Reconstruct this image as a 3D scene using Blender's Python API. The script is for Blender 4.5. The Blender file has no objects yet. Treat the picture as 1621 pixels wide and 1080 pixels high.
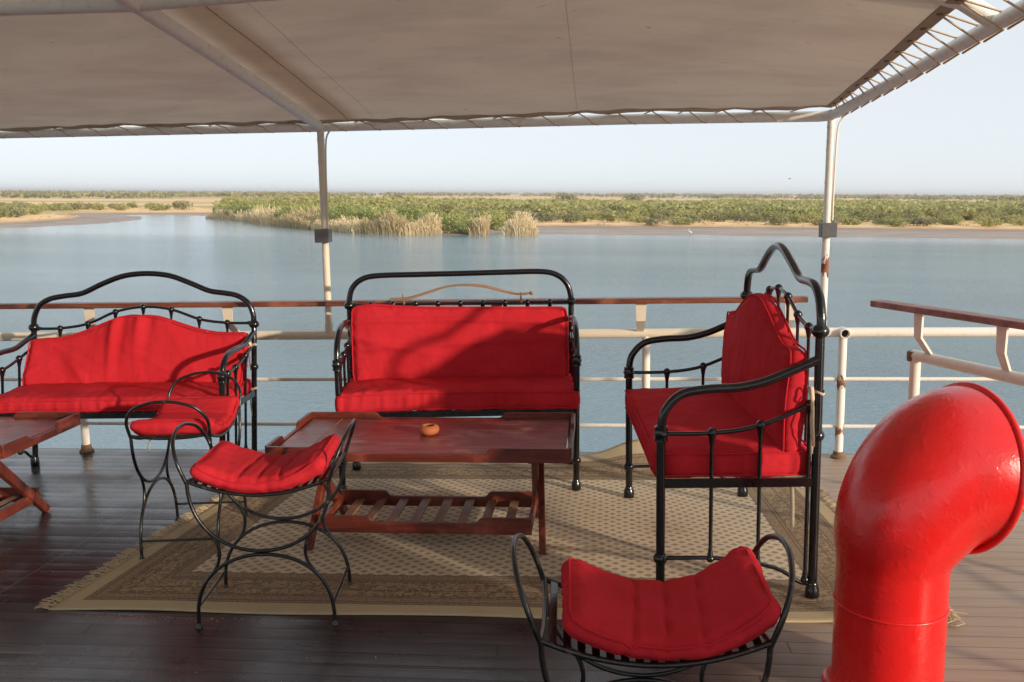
import bpy, math, random
from mathutils import Vector, Matrix, noise
random.seed(7)
sc = bpy.context.scene
COL = sc.collection
PI = math.pi
V = Vector

# ---------------------------------------------------------------- camera
EYE = V((0, 0, 1.6))
# the boat lists about 1.4 degrees against the horizon: SHIP turns deck coordinates into level world coordinates
SHIP = (Matrix.Translation(EYE) @ Matrix(((0.99969691, -2.84e-05, -0.02461892, 0), (-2.84e-05, 0.99999734, -0.00230698, 0),
        (0.02461892, 0.00230698, 0.99969425, 0), (0, 0, 0, 1))) @ Matrix.Translation(-EYE))
cam = bpy.data.objects.new('camera', bpy.data.cameras.new('camera'))
COL.objects.link(cam)
cam.data.lens = 32.11
cam.data.sensor_width = 36
cam.data.clip_end = 60000
CR = Matrix(((0.99544185, 0.00461142, 0.09525885, 0), (0.09328047, 0.16087952, -0.98255612, 0),
             (-0.01985618, 0.98696328, 0.15971605, 0), (0, 0, 0, 1)))
cam.matrix_world = SHIP @ Matrix.Translation(EYE) @ CR
sc.camera = cam

# ---------------------------------------------------------------- sky, sun, exposure
SUN_AZ = math.radians(127)      # clockwise from +Y : from the right and behind
SUN_EL = math.radians(12.5)
world = bpy.data.worlds.new('World')
sc.world = world
world.use_nodes = True
wn = world.node_tree
bg = wn.nodes['Background']
sky = wn.nodes.new('ShaderNodeTexSky')
sky.sky_type = 'NISHITA'
sky.sun_disc = False
sky.sun_elevation = SUN_EL
sky.sun_rotation = SUN_AZ
sky.air_density = 0.45
sky.dust_density = 0.45
sky.ozone_density = 2.0
sky.altitude = 0
hs = wn.nodes.new('ShaderNodeHueSaturation')
hs.inputs['Saturation'].default_value = 0.6
wn.links.new(sky.outputs[0], hs.inputs['Color'])
hz = wn.nodes.new('ShaderNodeMix')          # dry-season dust veil: flattens the sky towards a pale blue grey
hz.data_type = 'RGBA'
hz.inputs[0].default_value = 0.8
wn.links.new(hs.outputs[0], hz.inputs[6])
hz.inputs[7].default_value = (4.9, 5.15, 5.25, 1)
wn.links.new(hz.outputs[2], bg.inputs[0])
bg.inputs[1].default_value = 0.14
sd = V((math.sin(SUN_AZ) * math.cos(SUN_EL), math.cos(SUN_AZ) * math.cos(SUN_EL), math.sin(SUN_EL)))
sun = bpy.data.objects.new('sun', bpy.data.lights.new('sun', 'SUN'))
COL.objects.link(sun)
sun.data.energy = 3.2
sun.data.angle = math.radians(1.6)
sun.data.color = (1.0, 0.84, 0.66)
sun.rotation_euler = sd.to_track_quat('Z', 'Y').to_euler()
sc.view_settings.view_transform = 'Standard'
sc.view_settings.look = 'None'
sc.view_settings.exposure = 0.38
sc.view_settings.gamma = 1
sc.render.engine = 'CYCLES'
sc.cycles.max_bounces = 8

# ---------------------------------------------------------------- materials
class NT:
    def __init__(s, name):
        s.m = bpy.data.materials.new(name); s.m.use_nodes = True
        s.t = s.m.node_tree; s.p = s.t.nodes['Principled BSDF']; s.out = s.t.nodes['Material Output']
    def n(s, typ, **kw):
        x = s.t.nodes.new('ShaderNode' + typ)
        for k, v in kw.items():
            if k in x.inputs: s.put(x.inputs[k], v)
            else: setattr(x, k, v)
        return x
    def put(s, inp, v):
        if isinstance(v, bpy.types.NodeSocket): s.t.links.new(v, inp)
        else: inp.default_value = v
    def math(s, op, a, b=0.0, c=None):
        x = s.t.nodes.new('ShaderNodeMath'); x.operation = op
        s.put(x.inputs[0], a); s.put(x.inputs[1], b)
        if c is not None: s.put(x.inputs[2], c)
        return x.outputs[0]
    def mix(s, f, a, b):
        x = s.t.nodes.new('ShaderNodeMix'); x.data_type = 'RGBA'
        s.put(x.inputs[0], f)
        s.put(x.inputs[6], a if isinstance(a, bpy.types.NodeSocket) else (*a, 1)); s.put(x.inputs[7], b if isinstance(b, bpy.types.NodeSocket) else (*b, 1))
        return x.outputs[2]
    def ramp(s, f, stops, interp='LINEAR'):
        x = s.t.nodes.new('ShaderNodeValToRGB'); x.color_ramp.interpolation = interp
        e = x.color_ramp.elements
        while len(e) > 1: e.remove(e[-1])
        e[0].position = stops[0][0]; e[0].color = (*stops[0][1], 1) if len(stops[0][1]) == 3 else stops[0][1]
        for p, c in stops[1:]:
            k = e.new(p); k.color = (*c, 1)
        s.t.links.new(f, x.inputs[0]); return x.outputs[0]
    def coord(s, scale=(1, 1, 1), kind='Object', rot=(0, 0, 0)):
        tc = s.t.nodes.new('ShaderNodeTexCoord'); mp = s.t.nodes.new('ShaderNodeMapping')
        s.t.links.new(tc.outputs[kind], mp.inputs[0]); mp.inputs['Scale'].default_value = scale; mp.inputs['Rotation'].default_value = rot
        return mp.outputs[0]
    def noise(s, co, scale, detail=4, rough=0.5, dist=0):
        x = s.n('TexNoise', Scale=scale, Detail=detail, Roughness=rough, Distortion=dist); s.t.links.new(co, x.inputs['Vector']); return x.outputs[0]
    def bump(s, h, strength, dist, normal=None):
        b = s.n('Bump', Strength=strength, Distance=dist); s.t.links.new(h, b.inputs['Height'])
        if normal is not None: s.t.links.new(normal, b.inputs['Normal'])
        return b.outputs[0]
    def base(s, col=None, rough=None, metal=0, spec=None, coat=None, normal=None):
        p = s.p
        if col is not None: s.put(p.inputs['Base Color'], col if isinstance(col, bpy.types.NodeSocket) else (*col, 1))
        if rough is not None: s.put(p.inputs['Roughness'], rough)
        p.inputs['Metallic'].default_value = metal
        if spec is not None: p.inputs['Specular IOR Level'].default_value = spec
        if coat is not None: p.inputs['Coat Weight'].default_value = coat[0]; p.inputs['Coat Roughness'].default_value = coat[1]
        if normal is not None: s.t.links.new(normal, p.inputs['Normal'])
        return s.m
    def thr(s, f, lo, hi):
        x = s.n('MapRange'); s.put(x.inputs[0], f); x.inputs[1].default_value = lo; x.inputs[2].default_value = hi
        x.interpolation_type = 'SMOOTHSTEP'; return x.outputs[0]

def mat_fabric():
    t = NT('red_canvas'); co = t.coord()
    big = t.noise(co, 3.5, 3); fine = t.noise(co, 60, 3)
    c = t.mix(t.thr(big, .35, .7), (0.49, 0.020, 0.028), (0.56, 0.026, 0.038))
    c = t.mix(t.math('MULTIPLY', t.thr(fine, .45, .8), .25), c, (0.42, .012, .02))
    wr = t.noise(t.coord((1, 1, 2.2)), 6, 4, .5, .2)
    wv = t.n('TexWave', Scale=330.0, Distortion=1.0); t.t.links.new(co, wv.inputs['Vector'])
    nb = t.bump(wr, .3, .03); nb = t.bump(wv.outputs[1], .12, .0008, nb); nb = t.bump(fine, .2, .002, nb)
    return t.base(c, .9, spec=.08, normal=nb)
def mat_black():
    t = NT('black_enamel'); co = t.coord()
    a = t.noise(co, 30, 4); chip = t.noise(co, 45, 5, .65)
    c = t.mix(t.thr(chip, .72, .76), (.006, .006, .007), (.14, .11, .08))
    r = t.math('ADD', t.math('MULTIPLY', a, .2), .12)
    return t.base(c, r, spec=.45, coat=(.3, .12), normal=t.bump(t.noise(co, 55, 4), .3, .0025))
def mat_iron():
    t = NT('dark_wrought_iron'); co = t.coord()
    chip = t.noise(co, 38, 5, .6)
    c = t.mix(t.thr(chip, .58, .74), (.006, .006, .006), (.09, .07, .05))
    return t.base(c, .30, spec=.6, normal=t.bump(t.noise(co, 90, 4), .4, .002))
def mat_wood(name, c1, c2, c3, axis, rough=.33):
    t = NT(name); s = [9, 9, 9]; s[axis] = .9
    co = t.coord(tuple(s)); g = t.noise(co, 4, 6, .6, .6); g2 = t.noise(co, 16, 4, .6)
    c = t.ramp(g, [(.25, c1), (.5, c2), (.75, c3)])
    c = t.mix(t.math('MULTIPLY', t.thr(g2, .5, .7), .45), c, c1)
    w = t.noise(t.coord(), 5, 5, .6)
    c = t.mix(t.math('MULTIPLY', t.thr(w, .52, .72), .4), c, tuple(min(1, k * 2.2 + .02) for k in c3))
    r = t.math('ADD', t.math('MULTIPLY', w, .45), rough - .18)
    return t.base(c, r, spec=.5, normal=t.bump(g2, .25, .002))
def mat_white(rust=.70, name='white_paint', tint=(.78, .73, .64)):
    t = NT(name); co = t.coord(); a = t.noise(co, 9, 6, .62); d = t.noise(co, 30, 4)
    c = t.mix(t.math('MULTIPLY', t.thr(d, .5, .75), .35), tint, (.55, .48, .38))
    m = t.thr(a, rust, rust + .02)
    rc = t.mix(t.thr(d, .35, .65), (.12, .045, .02), (.27, .12, .055))
    halo = t.thr(a, rust - .05, rust + .01)
    c = t.mix(t.math('MULTIPLY', halo, .35), c, (.62, .42, .25))
    c = t.mix(m, c, rc)
    r = t.mix(m, (.42,) * 3, (.9,) * 3)
    return t.base(c, r, spec=.45, normal=t.bump(t.math('SUBTRACT', t.math('MULTIPLY', d, .3), m), .5, .003))
def mat_rusty_post():      # paint flaked off in one band, as on the right awning post
    t = NT('flaking_post_paint'); co = t.coord(); a = t.noise(t.coord((1, 1, .35)), 22, 6, .65); d = t.noise(co, 30, 4)
    sp = t.n('SeparateXYZ'); t.t.links.new(t.coord(), sp.inputs[0]); z = sp.outputs[2]
    band = t.math('SUBTRACT', 1.0, t.math('ABSOLUTE', t.math('DIVIDE', t.math('SUBTRACT', z, .385), .085)))
    m = t.thr(t.math('ADD', t.math('MULTIPLY', band, .35), a), .62, .66)
    c = t.mix(t.math('MULTIPLY', t.thr(d, .5, .75), .35), (.78, .74, .66), (.5, .42, .33))
    c = t.mix(m, c, t.mix(t.thr(d, .35, .6), (.10, .035, .018), (.25, .10, .05)))
    return t.base(c, t.mix(m, (.42,) * 3, (.9,) * 3), normal=t.bump(m, -.6, .003))
def mat_rusty_stanchion():
    t = NT('flaking_stanchion_paint'); co = t.coord(); a = t.noise(t.coord((1, 1, .5)), 26, 6, .65); d = t.noise(co, 30, 4)
    sp = t.n('SeparateXYZ'); t.t.links.new(t.coord(), sp.inputs[0]); z = sp.outputs[2]
    b1 = t.math('ABSOLUTE', t.math('DIVIDE', t.math('SUBTRACT', z, .46), .08)); b2 = t.math('ABSOLUTE', t.math('DIVIDE', t.math('SUBTRACT', z, .17), .09))
    band = t.math('SUBTRACT', 1.0, t.math('MINIMUM', b1, b2))
    m = t.thr(t.math('ADD', t.math('MULTIPLY', band, .3), a), .70, .74)
    c = t.mix(m, (.80, .77, .70), t.mix(t.thr(d, .35, .6), (.12, .05, .03), (.33, .18, .09)))
    return t.base(c, t.mix(m, (.42,) * 3, (.9,) * 3), normal=t.bump(m, -.6, .003))
def mat_cowl():
    t = NT('thick_red_gloss_paint'); co = t.coord()
    big = t.noise(co, 8, 4, .6); pits = t.n('TexVoronoi', Scale=26.0); t.t.links.new(co, pits.inputs['Vector'])
    dr = t.noise(co, 32, 3, .5, .4); drip = t.thr(dr, .50, .85); fine = t.noise(co, 95, 3, .6)
    c = t.mix(t.thr(t.noise(co, 4, 4), .4, .7), (.76, .010, .010), (.66, .012, .012))
    sp = t.n('SeparateXYZ'); t.t.links.new(co, sp.inputs[0]); gr = t.noise(co, 12, 6, .65)
    c = t.mix(t.math('MULTIPLY', t.thr(t.math('ADD', gr, t.math('MULTIPLY', sp.outputs[2], -3.0)), .45, .62), .6), c, (.20, .03, .02))
    chip = t.noise(co, 26, 6, .7); c = t.mix(t.thr(chip, .735, .745), c, (.10, .035, .02))
    c = t.mix(t.math('MULTIPLY', t.thr(t.noise(t.coord((1, 1, .25)), 9, 5, .6), .5, .75), .35), c, (.50, .018, .014))
    nb = t.bump(big, .12, .012); nb = t.bump(drip, .22, .005, nb); nb = t.bump(fine, .32, .002, nb)
    r = t.math('ADD', t.math('MULTIPLY', t.thr(t.noise(co, 14, 4), .4, .7), .14), .22)
    return t.base(c, r, spec=.5, coat=(.25, .16), normal=nb)
def mat_deck():
    t = NT('worn_deck_boards'); co = t.coord()
    sp = t.n('SeparateXYZ'); t.t.links.new(co, sp.inputs[0]); x, y = sp.outputs[0], sp.outputs[1]
    PW = .080
    row = t.math('FLOOR', t.math('DIVIDE', y, PW)); fy = t.math('FRACT', t.math('DIVIDE', y, PW))
    wn1 = t.n('TexWhiteNoise', noise_dimensions='1D'); t.t.links.new(row, wn1.inputs['W'])
    xs = t.math('ADD', t.math('DIVIDE', x, 2.6), t.math('MULTIPLY', wn1.outputs[0], 7.0)); colm = t.math('FLOOR', xs); fx = t.math('FRACT', xs)
    cmb = t.n('CombineXYZ'); t.put(cmb.inputs[0], row); t.put(cmb.inputs[1], colm)
    wn2 = t.n('TexWhiteNoise', noise_dimensions='2D'); t.t.links.new(cmb.outputs[0], wn2.inputs['Vector'])
    gap = t.math('MAXIMUM', t.math('GREATER_THAN', t.math('ABSOLUTE', t.math('SUBTRACT', fy, .5)), .462), t.math('GREATER_THAN', t.math('ABSOLUTE', t.math('SUBTRACT', fx, .5)), .4985))
    gr = t.noise(t.coord((1.2, 26, 1)), 2.2, 6, .6, .3); st = t.noise(co, 1.6, 6, .62); st2 = t.noise(co, 5, 6, .6)
    c = t.ramp(gr, [(.3, (.020, .016, .018)), (.5, (.040, .029, .029)), (.72, (.090, .067, .062))])
    c = t.mix(t.math('MULTIPLY', wn2.outputs[0], .5), c, (.050, .030, .030))
    c = t.mix(t.math('MULTIPLY', t.thr(st, .45, .75), .5), c, (.14, .10, .085))
    c = t.mix(t.math('MULTIPLY', t.thr(st2, .60, .72), .3), c, (.018, .012, .012))
    # right-hand side lighter and warmer: sunlight put into the board colour
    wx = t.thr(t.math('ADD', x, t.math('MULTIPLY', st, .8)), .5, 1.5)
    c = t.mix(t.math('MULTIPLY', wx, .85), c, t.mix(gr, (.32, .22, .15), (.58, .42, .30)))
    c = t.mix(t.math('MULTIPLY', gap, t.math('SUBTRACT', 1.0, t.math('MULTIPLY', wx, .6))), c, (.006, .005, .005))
    sl = t.math('ABSOLUTE', t.math('SUBTRACT', t.math('SUBTRACT', x, t.math('MULTIPLY', y, .068)), -2.721)); c = t.mix(t.math('MULTIPLY', t.math('LESS_THAN', sl, .0035), .7), c, (.20, .16, .13))
    r = t.math('ADD', t.math('MULTIPLY', t.thr(st, .35, .75), .26), .16); r = t.math('ADD', r, t.math('MULTIPLY', wn2.outputs[0], .10))
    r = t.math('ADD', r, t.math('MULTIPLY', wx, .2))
    h = t.math('SUBTRACT', t.math('ADD', t.math('ADD', t.math('MULTIPLY', gr, .25), t.math('MULTIPLY', t.math('SUBTRACT', wn2.outputs[0], .5), t.math('MULTIPLY', fy, 1.1))), t.math('MULTIPLY', t.math('POWER', t.math('ABSOLUTE', t.math('SUBTRACT', fy, .5)), 2.0), -1.2)), t.math('MULTIPLY', gap, .8))
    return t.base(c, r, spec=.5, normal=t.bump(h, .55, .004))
def mat_rug():
    t = NT('woven_rug'); tc = t.n('TexCoord'); sp = t.n('SeparateXYZ'); t.t.links.new(tc.outputs['UV'], sp.inputs[0])
    x, y = sp.outputs[0], sp.outputs[1]                       # metres
    W, L = 3.36, 2.08
    d = t.math('MINIMUM', t.math('MINIMUM', x, t.math('SUBTRACT', W, x)), t.math('MINIMUM', y, t.math('SUBTRACT', L, y)))
    co = t.n('Mapping'); t.t.links.new(tc.outputs['UV'], co.inputs[0]); co = co.outputs[0]
    xd = t.math('ADD', x, t.math('MULTIPLY', t.noise(co, 1.8, 2), .07)); yd = t.math('ADD', y, t.math('MULTIPLY', t.noise(co, 2.3, 3), .06))
    S = .056
    a = t.math('DIVIDE', xd, .068); b = t.math('DIVIDE', yd, .058)
    u = t.math('SUBTRACT', t.math('FRACT', t.math('ADD', a, b)), .5); v = t.math('SUBTRACT', t.math('FRACT', t.math('SUBTRACT', a, b)), .5)
    dd = t.math('MAXIMUM', t.math('ABSOLUTE', u), t.math('ABSOLUTE', v))
    n1 = t.noise(co, 60, 3, .6)
    dia = t.thr(t.math('ADD', dd, t.math('MULTIPLY', n1, .26)), .50, .32)
    field = t.mix(t.math('MULTIPLY', dia, .7), (.74, .62, .44), (.28, .20, .125))
    n2 = t.noise(co, 34, 4, .65, 1.5); n3 = t.noise(co, 85, 3, .6)
    flow = t.mix(t.thr(n2, .46, .54), (.43, .325, .205), (.24, .17, .105))
    band2 = t.mix(t.thr(n3, .45, .56), (.38, .285, .18), (.27, .195, .125))
    vo = t.n('TexVoronoi', Scale=15.0); t.t.links.new(co, vo.inputs['Vector'])
    flow = t.mix(t.math('MULTIPLY', t.thr(vo.outputs[0], .30, .18), .7), flow, (.42, .24, .13))
    c = t.mix(t.math('GREATER_THAN', d, .085), (.55, .44, .27), band2)
    c = t.mix(t.math('GREATER_THAN', d, .15), c, flow)
    c = t.mix(t.math('GREATER_THAN', d, .30), c, band2)
    c = t.mix(t.math('GREATER_THAN', d, .37), c, field)
    for k in (.085, .105, .15, .165, .215, .30, .318, .37):
        ln = t.math('LESS_THAN', t.math('ABSOLUTE', t.math('SUBTRACT', d, k)), .0045)
        c = t.mix(t.math('MULTIPLY', ln, .55), c, (.14, .085, .07))
    dirt = t.noise(co, 1.7, 5, .6)
    c = t.mix(t.math('MULTIPLY', t.thr(dirt, .45, .75), .35), c, (.22, .15, .09))
    wv = t.n('TexWave', Scale=95.0, bands_direction='Y', Distortion=2.0); t.t.links.new(co, wv.inputs['Vector'])
    nb = t.bump(t.math('ADD', t.math('MULTIPLY', wv.outputs[1], .5), n3), .7, .003)
    return t.base(c, .95, spec=.1, normal=nb)
def mat_awning():
    t = NT('awning_canvas'); co = t.coord(); st = t.noise(t.coord((1, 2.4, 1)), 1.3, 6, .6, .3); sm = t.noise(t.coord((2, 6, 1)), 6, 5, .65, .8)
    c = t.mix(t.thr(st, .35, .7), (.74, .60, .47), (.62, .49, .39))
    c = t.mix(t.math('MULTIPLY', t.thr(sm, .64, .72), .5), c, (.16, .09, .06))
    spk = t.noise(t.coord((3, 9, 1)), 9, 4, .6, .3); c = t.mix(t.math('MULTIPLY', t.thr(spk, .70, .74), .6), c, (.12, .07, .05))
    sp = t.n('SeparateXYZ'); t.t.links.new(co, sp.inputs[0])
    nearb = t.math('ABSOLUTE', t.math('ADD', sp.outputs[0], 1.50)); stain = t.math('MULTIPLY', t.thr(nearb, .14, .04), .55)
    c = t.mix(stain, c, (.36, .20, .08))
    t.base(c, .85, spec=.15, normal=t.bump(t.noise(t.coord((1, 3, 1)), 2.6, 4, .5, .8), .35, .04))
    tr = t.n('BsdfTranslucent'); t.t.links.new(c, tr.inputs[0]); mx = t.n('MixShader'); mx.inputs[0].default_value = .24
    t.t.links.new(t.p.outputs[0], mx.inputs[1]); t.t.links.new(tr.outputs[0], mx.inputs[2]); t.t.links.new(mx.outputs[0], t.out.inputs[0])
    return t.m
def mat_plain(name, col, rough=.7, var=.3, scale=20, bump=.002):
    t = NT(name); co = t.coord(); a = t.noise(co, scale, 5, .6)
    c = t.mix(a, tuple(k * (1 - var) for k in col), tuple(min(1, k * (1 + var)) for k in col))
    return t.base(c, rough, normal=t.bump(a, .4, bump))
def mat_water():
    t = NT('river_water'); co = t.coord()
    sp = t.n('SeparateXYZ'); t.t.links.new(co, sp.inputs[0])
    w1 = t.noise(t.coord((.75, 1.5, 1), rot=(0, 0, .25)), 2.1, 3, .55, .6); w2 = t.noise(t.coord((.8, 2.0, 1), rot=(0, 0, -.3)), 5.5, 4, .65, .4)
    w3 = t.noise(t.coord((.5, 1, 1)), .22, 2, .5)
    gust = t.noise(t.coord((.25, 1, 1)), .05, 4, .6)
    calm = t.thr(sp.outputs[1], 128, 106)           # lee of the far bank lies calm
    amp = t.math('MULTIPLY', t.math('ADD', t.math('MULTIPLY', calm, .90), .10), t.math('ADD', t.thr(gust, .25, .7), .55))
    h = t.math('MULTIPLY', t.math('ADD', t.math('ADD', w1, t.math('MULTIPLY', w2, .6)), t.math('ADD', t.math('MULTIPLY', w3, .8), t.math('MULTIPLY', t.noise(t.coord((.7, 1.6, 1), rot=(0, 0, .15)), 13, 2, .5), .2))), amp)
    c = t.mix(t.noise(co, .02, 3), (.20, .31, .385), (.225, .335, .405))
    t.p.inputs['IOR'].default_value = 1.33
    return t.base(c, .10, spec=.5, normal=t.bump(h, 1.0, .16))
def mat_land():
    t = NT('river_bank_ground'); co = t.coord(); sp = t.n('SeparateXYZ'); t.t.links.new(co, sp.inputs[0]); z = sp.outputs[2]
    a = t.noise(co, .06, 6, .6); b = t.noise(co, .5, 6, .62); f = t.noise(t.coord((.35, 1, 1)), .012, 5, .6)
    grass = t.mix(t.thr(b, .38, .62), (.95, .64, .33), (.82, .56, .29))
    grass = t.mix(t.thr(f, .46, .58), grass, (.50, .43, .21))
    dirt = t.mix(t.thr(b, .35, .65), (.72, .46, .25), (.58, .38, .22))
    mud = t.mix(t.thr(t.noise(t.coord((.4, 1, 1)), .35, 5, .6), .4, .6), (.30, .23, .185), (.40, .31, .25))
    c = t.mix(t.thr(z, -4.20, -4.10), mud, dirt)
    c = t.mix(t.thr(t.math('ADD', z, t.math('MULTIPLY', b, .1)), -3.98, -3.86), c, grass)
    r = t.mix(t.thr(z, -4.32, -4.2), (.5,) * 3, (.95,) * 3)
    return t.base(c, r, spec=.25, normal=t.bump(b, .5, .1))
def mat_leaf(name, a, b, c3, trans=.3):
    t = NT(name); oi = t.n('ObjectInfo'); co = t.coord(); g = t.noise(co, .6, 3)
    at = t.n('Attribute', attribute_name='shade')
    c = t.ramp(t.math('ADD', t.math('MULTIPLY', oi.outputs['Random'], .5), t.math('MULTIPLY', at.outputs['Fac'], .5)), [(.1, a), (.5, b), (.9, c3)])
    t.base(c, .7, spec=.2)
    tr = t.n('BsdfTranslucent'); t.t.links.new(c, tr.inputs[0]); mx = t.n('MixShader'); mx.inputs[0].default_value = trans
    t.t.links.new(t.p.outputs[0], mx.inputs[1]); t.t.links.new(tr.outputs[0], mx.inputs[2]); t.t.links.new(mx.outputs[0], t.out.inputs[0])
    return t.m

FAB = mat_fabric(); BLK = mat_black(); IRON = mat_iron()
WOODX = mat_wood('mahogany_long', (.05, .009, .006), (.125, .021, .011), (.20, .042, .021), 0)
WOODY = mat_wood('mahogany_cross', (.05, .009, .006), (.125, .021, .011), (.20, .042, .021), 1)
WOODZ = mat_wood('mahogany_leg', (.05, .010, .007), (.13, .024, .012), (.21, .045, .022), 2)
TOPW = mat_wood('worn_tabletop', (.09, .012, .012), (.18, .028, .024), (.30, .12, .085), 0, .30)
SLATW = mat_wood('shelf_slat_wood', (.13, .055, .028), (.24, .115, .055), (.33, .18, .09), 1, .42)
RAILW = mat_wood('teak_handrail', (.07, .018, .010), (.17, .045, .020), (.27, .095, .045), 0, .42)
RAILG = mat_wood('grey_teak_handrail', (.14, .06, .05), (.24, .11, .09), (.33, .18, .15), 1, .5)
WHT = mat_white(); BRIGHT = mat_white(.74, 'sunlit_cream_paint', (.90, .86, .78)); POSTM = mat_rusty_post(); STAN = mat_rusty_stanchion(); CREAM = mat_white(.74, 'cream_paint', (.72, .64, .50))  # BRIGHT is cream lightened: sunlit look put into pipe and beam colour
COWL = mat_cowl(); DECK = mat_deck(); RUG = mat_rug(); AWN = mat_awning(); HEM = mat_plain('hem_canvas', (.52, .41, .30), .9, .25, 12)
ROPE = mat_plain('sun_bleached_rope', (.58, .42, .28), .9, .35, 90); TIE = mat_plain('cream_tape', (.70, .58, .42), .9, .15, 60)
GREY = mat_plain('grey_box_paint', (.10, .10, .10), .5, .2, 30); CLAY = mat_plain('terracotta', (.44, .125, .04), .75, .2, 35)
STICK = mat_plain('peeled_branch', (.30, .17, .09), .6, .35, 25); FRINGE = mat_plain('rug_fringe', (.52, .41, .26), .95, .25, 40)
HOLE = mat_plain('dark_inside', (.02, .015, .012), .9, .1); BIRDW = mat_plain('white_feathers', (.85, .85, .83), .8, .05); BIRDB = mat_plain('dark_feathers', (.10, .09, .08), .8, .1)
HULL = mat_plain('white_hull_paint', (.72, .70, .66), .45, .06, 3); BRASS = mat_plain('tarnished_brass', (.30, .16, .07), .5, .3, 60)
WATER = mat_water(); LAND = mat_land()
LEAF = mat_leaf('scrub_leaves', (.23, .24, .10), (.37, .37, .155), (.50, .47, .21))
LEAFG = mat_leaf('mangrove_leaves', (.21, .245, .085), (.34, .37, .13), (.48, .48, .19))
LEAFD = mat_leaf('dull_leaves', (.21, .21, .12), (.31, .30, .17), (.42, .39, .23))
REED = mat_leaf('dry_reeds', (.42, .34, .18), (.64, .51, .30), (.82, .70, .46), .25)
BARK = mat_plain('bark', (.14, .10, .07), .9)
CRUMB = mat_plain('bread_crumb', (.62, .42, .22), .9)

# ---------------------------------------------------------------- mesh helpers
class MB:
    def __init__(s): s.v = []; s.f = []; s.smooth = True
    def add(s, vs, fs):
        o = len(s.v); s.v += [tuple(p) for p in vs]; s.f += [tuple(i + o for i in f) for f in fs]; return s
    def box(s, c, d, rot=None):
        c = V(c); h = V(d) / 2
        vs = [V((x * h.x, y * h.y, z * h.z)) for x in (-1, 1) for y in (-1, 1) for z in (-1, 1)]
        if rot is not None: vs = [rot @ p for p in vs]
        return s.add([c + p for p in vs], [(0, 1, 3, 2), (4, 6, 7, 5), (0, 4, 5, 1), (2, 3, 7, 6), (0, 2, 6, 4), (1, 5, 7, 3)])
    def bar(s, a, b, w, h, up=(0, 0, 1), bev=.12):          # rectangular bar from a to b with chamfered edges
        a, b = V(a), V(b); z = (b - a).normalized(); x = V(up).cross(z).normalized(); y = z.cross(x)
        k = min(w, h) * bev; w2, h2 = w / 2, h / 2
        pr = [(-w2 + k, -h2), (w2 - k, -h2), (w2, -h2 + k), (w2, h2 - k), (w2 - k, h2), (-w2 + k, h2), (-w2, h2 - k), (-w2, -h2 + k)]
        vs = [p + x * q[0] + y * q[1] for p in (a, b) for q in pr]; n = 8
        return s.add(vs, [(i, (i + 1) % n, n + (i + 1) % n, n + i) for i in range(n)] + [tuple(range(n - 1, -1, -1)), tuple(range(n, 2 * n))])
    def tube(s, pts, r, seg=12, closed=False, cap=True, flat=1.0):
        pts = [V(p) for p in pts]; n = len(pts); rr = r if isinstance(r, (list, tuple)) else [r] * n
        T = []
        for i in range(n):
            a = pts[(i - 1) % n] if (closed or i > 0) else pts[i]; b = pts[(i + 1) % n] if (closed or i < n - 1) else pts[i]
            d = (b - a); T.append(d.normalized() if d.length > 1e-9 else V((0, 0, 1)))
        u = T[0].orthogonal().normalized(); rings = []
        for i in range(n):
            u = (u - T[i] * u.dot(T[i])).normalized(); w = T[i].cross(u)
            rings.append([pts[i] + (u * math.cos(2 * PI * k / seg) + w * math.sin(2 * PI * k / seg) * flat) * rr[i] for k in range(seg)])
        vs = [p for R_ in rings for p in R_]; fs = []
        m = n if closed else n - 1; off = 0
        if closed:
            best = min(range(seg), key=lambda o: (rings[0][o] - rings[-1][0]).length); off = best
        for i in range(m):
            j = (i + 1) % n; o = off if (closed and j == 0) else 0
            for k in range(seg):
                fs.append((i * seg + k, i * seg + (k + 1) % seg, j * seg + (k + 1 + o) % seg, j * seg + (k + o) % seg))
        if cap and not closed:
            fs.append(tuple(range(seg - 1, -1, -1))); fs.append(tuple((n - 1) * seg + k for k in range(seg)))
        return s.add(vs, fs)
    def lathe(s, prof, base=(0, 0, 0), axis=(0, 0, 1), seg=20):      # prof: (radius, height)
        base = V(base); z = V(axis).normalized(); x = z.orthogonal().normalized(); y = z.cross(x); n = len(prof)
        vs = [base + z * h + (x * math.cos(2 * PI * k / seg) + y * math.sin(2 * PI * k / seg)) * max(r, 1e-4) for r, h in prof for k in range(seg)]
        return s.add(vs, [(i * seg + k, i * seg + (k + 1) % seg, (i + 1) * seg + (k + 1) % seg, (i + 1) * seg + k) for i in range(n - 1) for k in range(seg)]
                     + [tuple(range(seg - 1, -1, -1)), tuple((n - 1) * seg + k for k in range(seg))])
    def ball(s, c, r, sx=1, sz=1, seg=14):
        n = 9; return s.lathe([(r * sx * math.sin(PI * i / (n - 1)), -r * sz * math.cos(PI * i / (n - 1))) for i in range(n)], c, seg=seg)
    def prism(s, poly, o, ux, uy, uz):      # polygon in (ux,uy) plane, extruded by uz
        o, ux, uy, uz = V(o), V(ux), V(uy), V(uz); n = len(poly)
        a = [o + ux * p[0] + uy * p[1] for p in poly]; vs = a + [p + uz for p in a]
        return s.add(vs, [tuple(range(n - 1, -1, -1)), tuple(range(n, 2 * n))] + [(i, (i + 1) % n, n + (i + 1) % n, n + i) for i in range(n)])
    def build(s, name, m, parent=None, smooth=True, ang=40):
        me = bpy.data.meshes.new(name); me.from_pydata(s.v, [], s.f); me.validate(); me.update()
        if smooth:
            me.polygons.foreach_set('use_smooth', [True] * len(me.polygons)); me.set_sharp_from_angle(angle=math.radians(ang))
        me.materials.append(m)
        o = bpy.data.objects.new(name, me); COL.objects.link(o)
        if parent is not None: o.parent = parent
        return o

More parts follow.
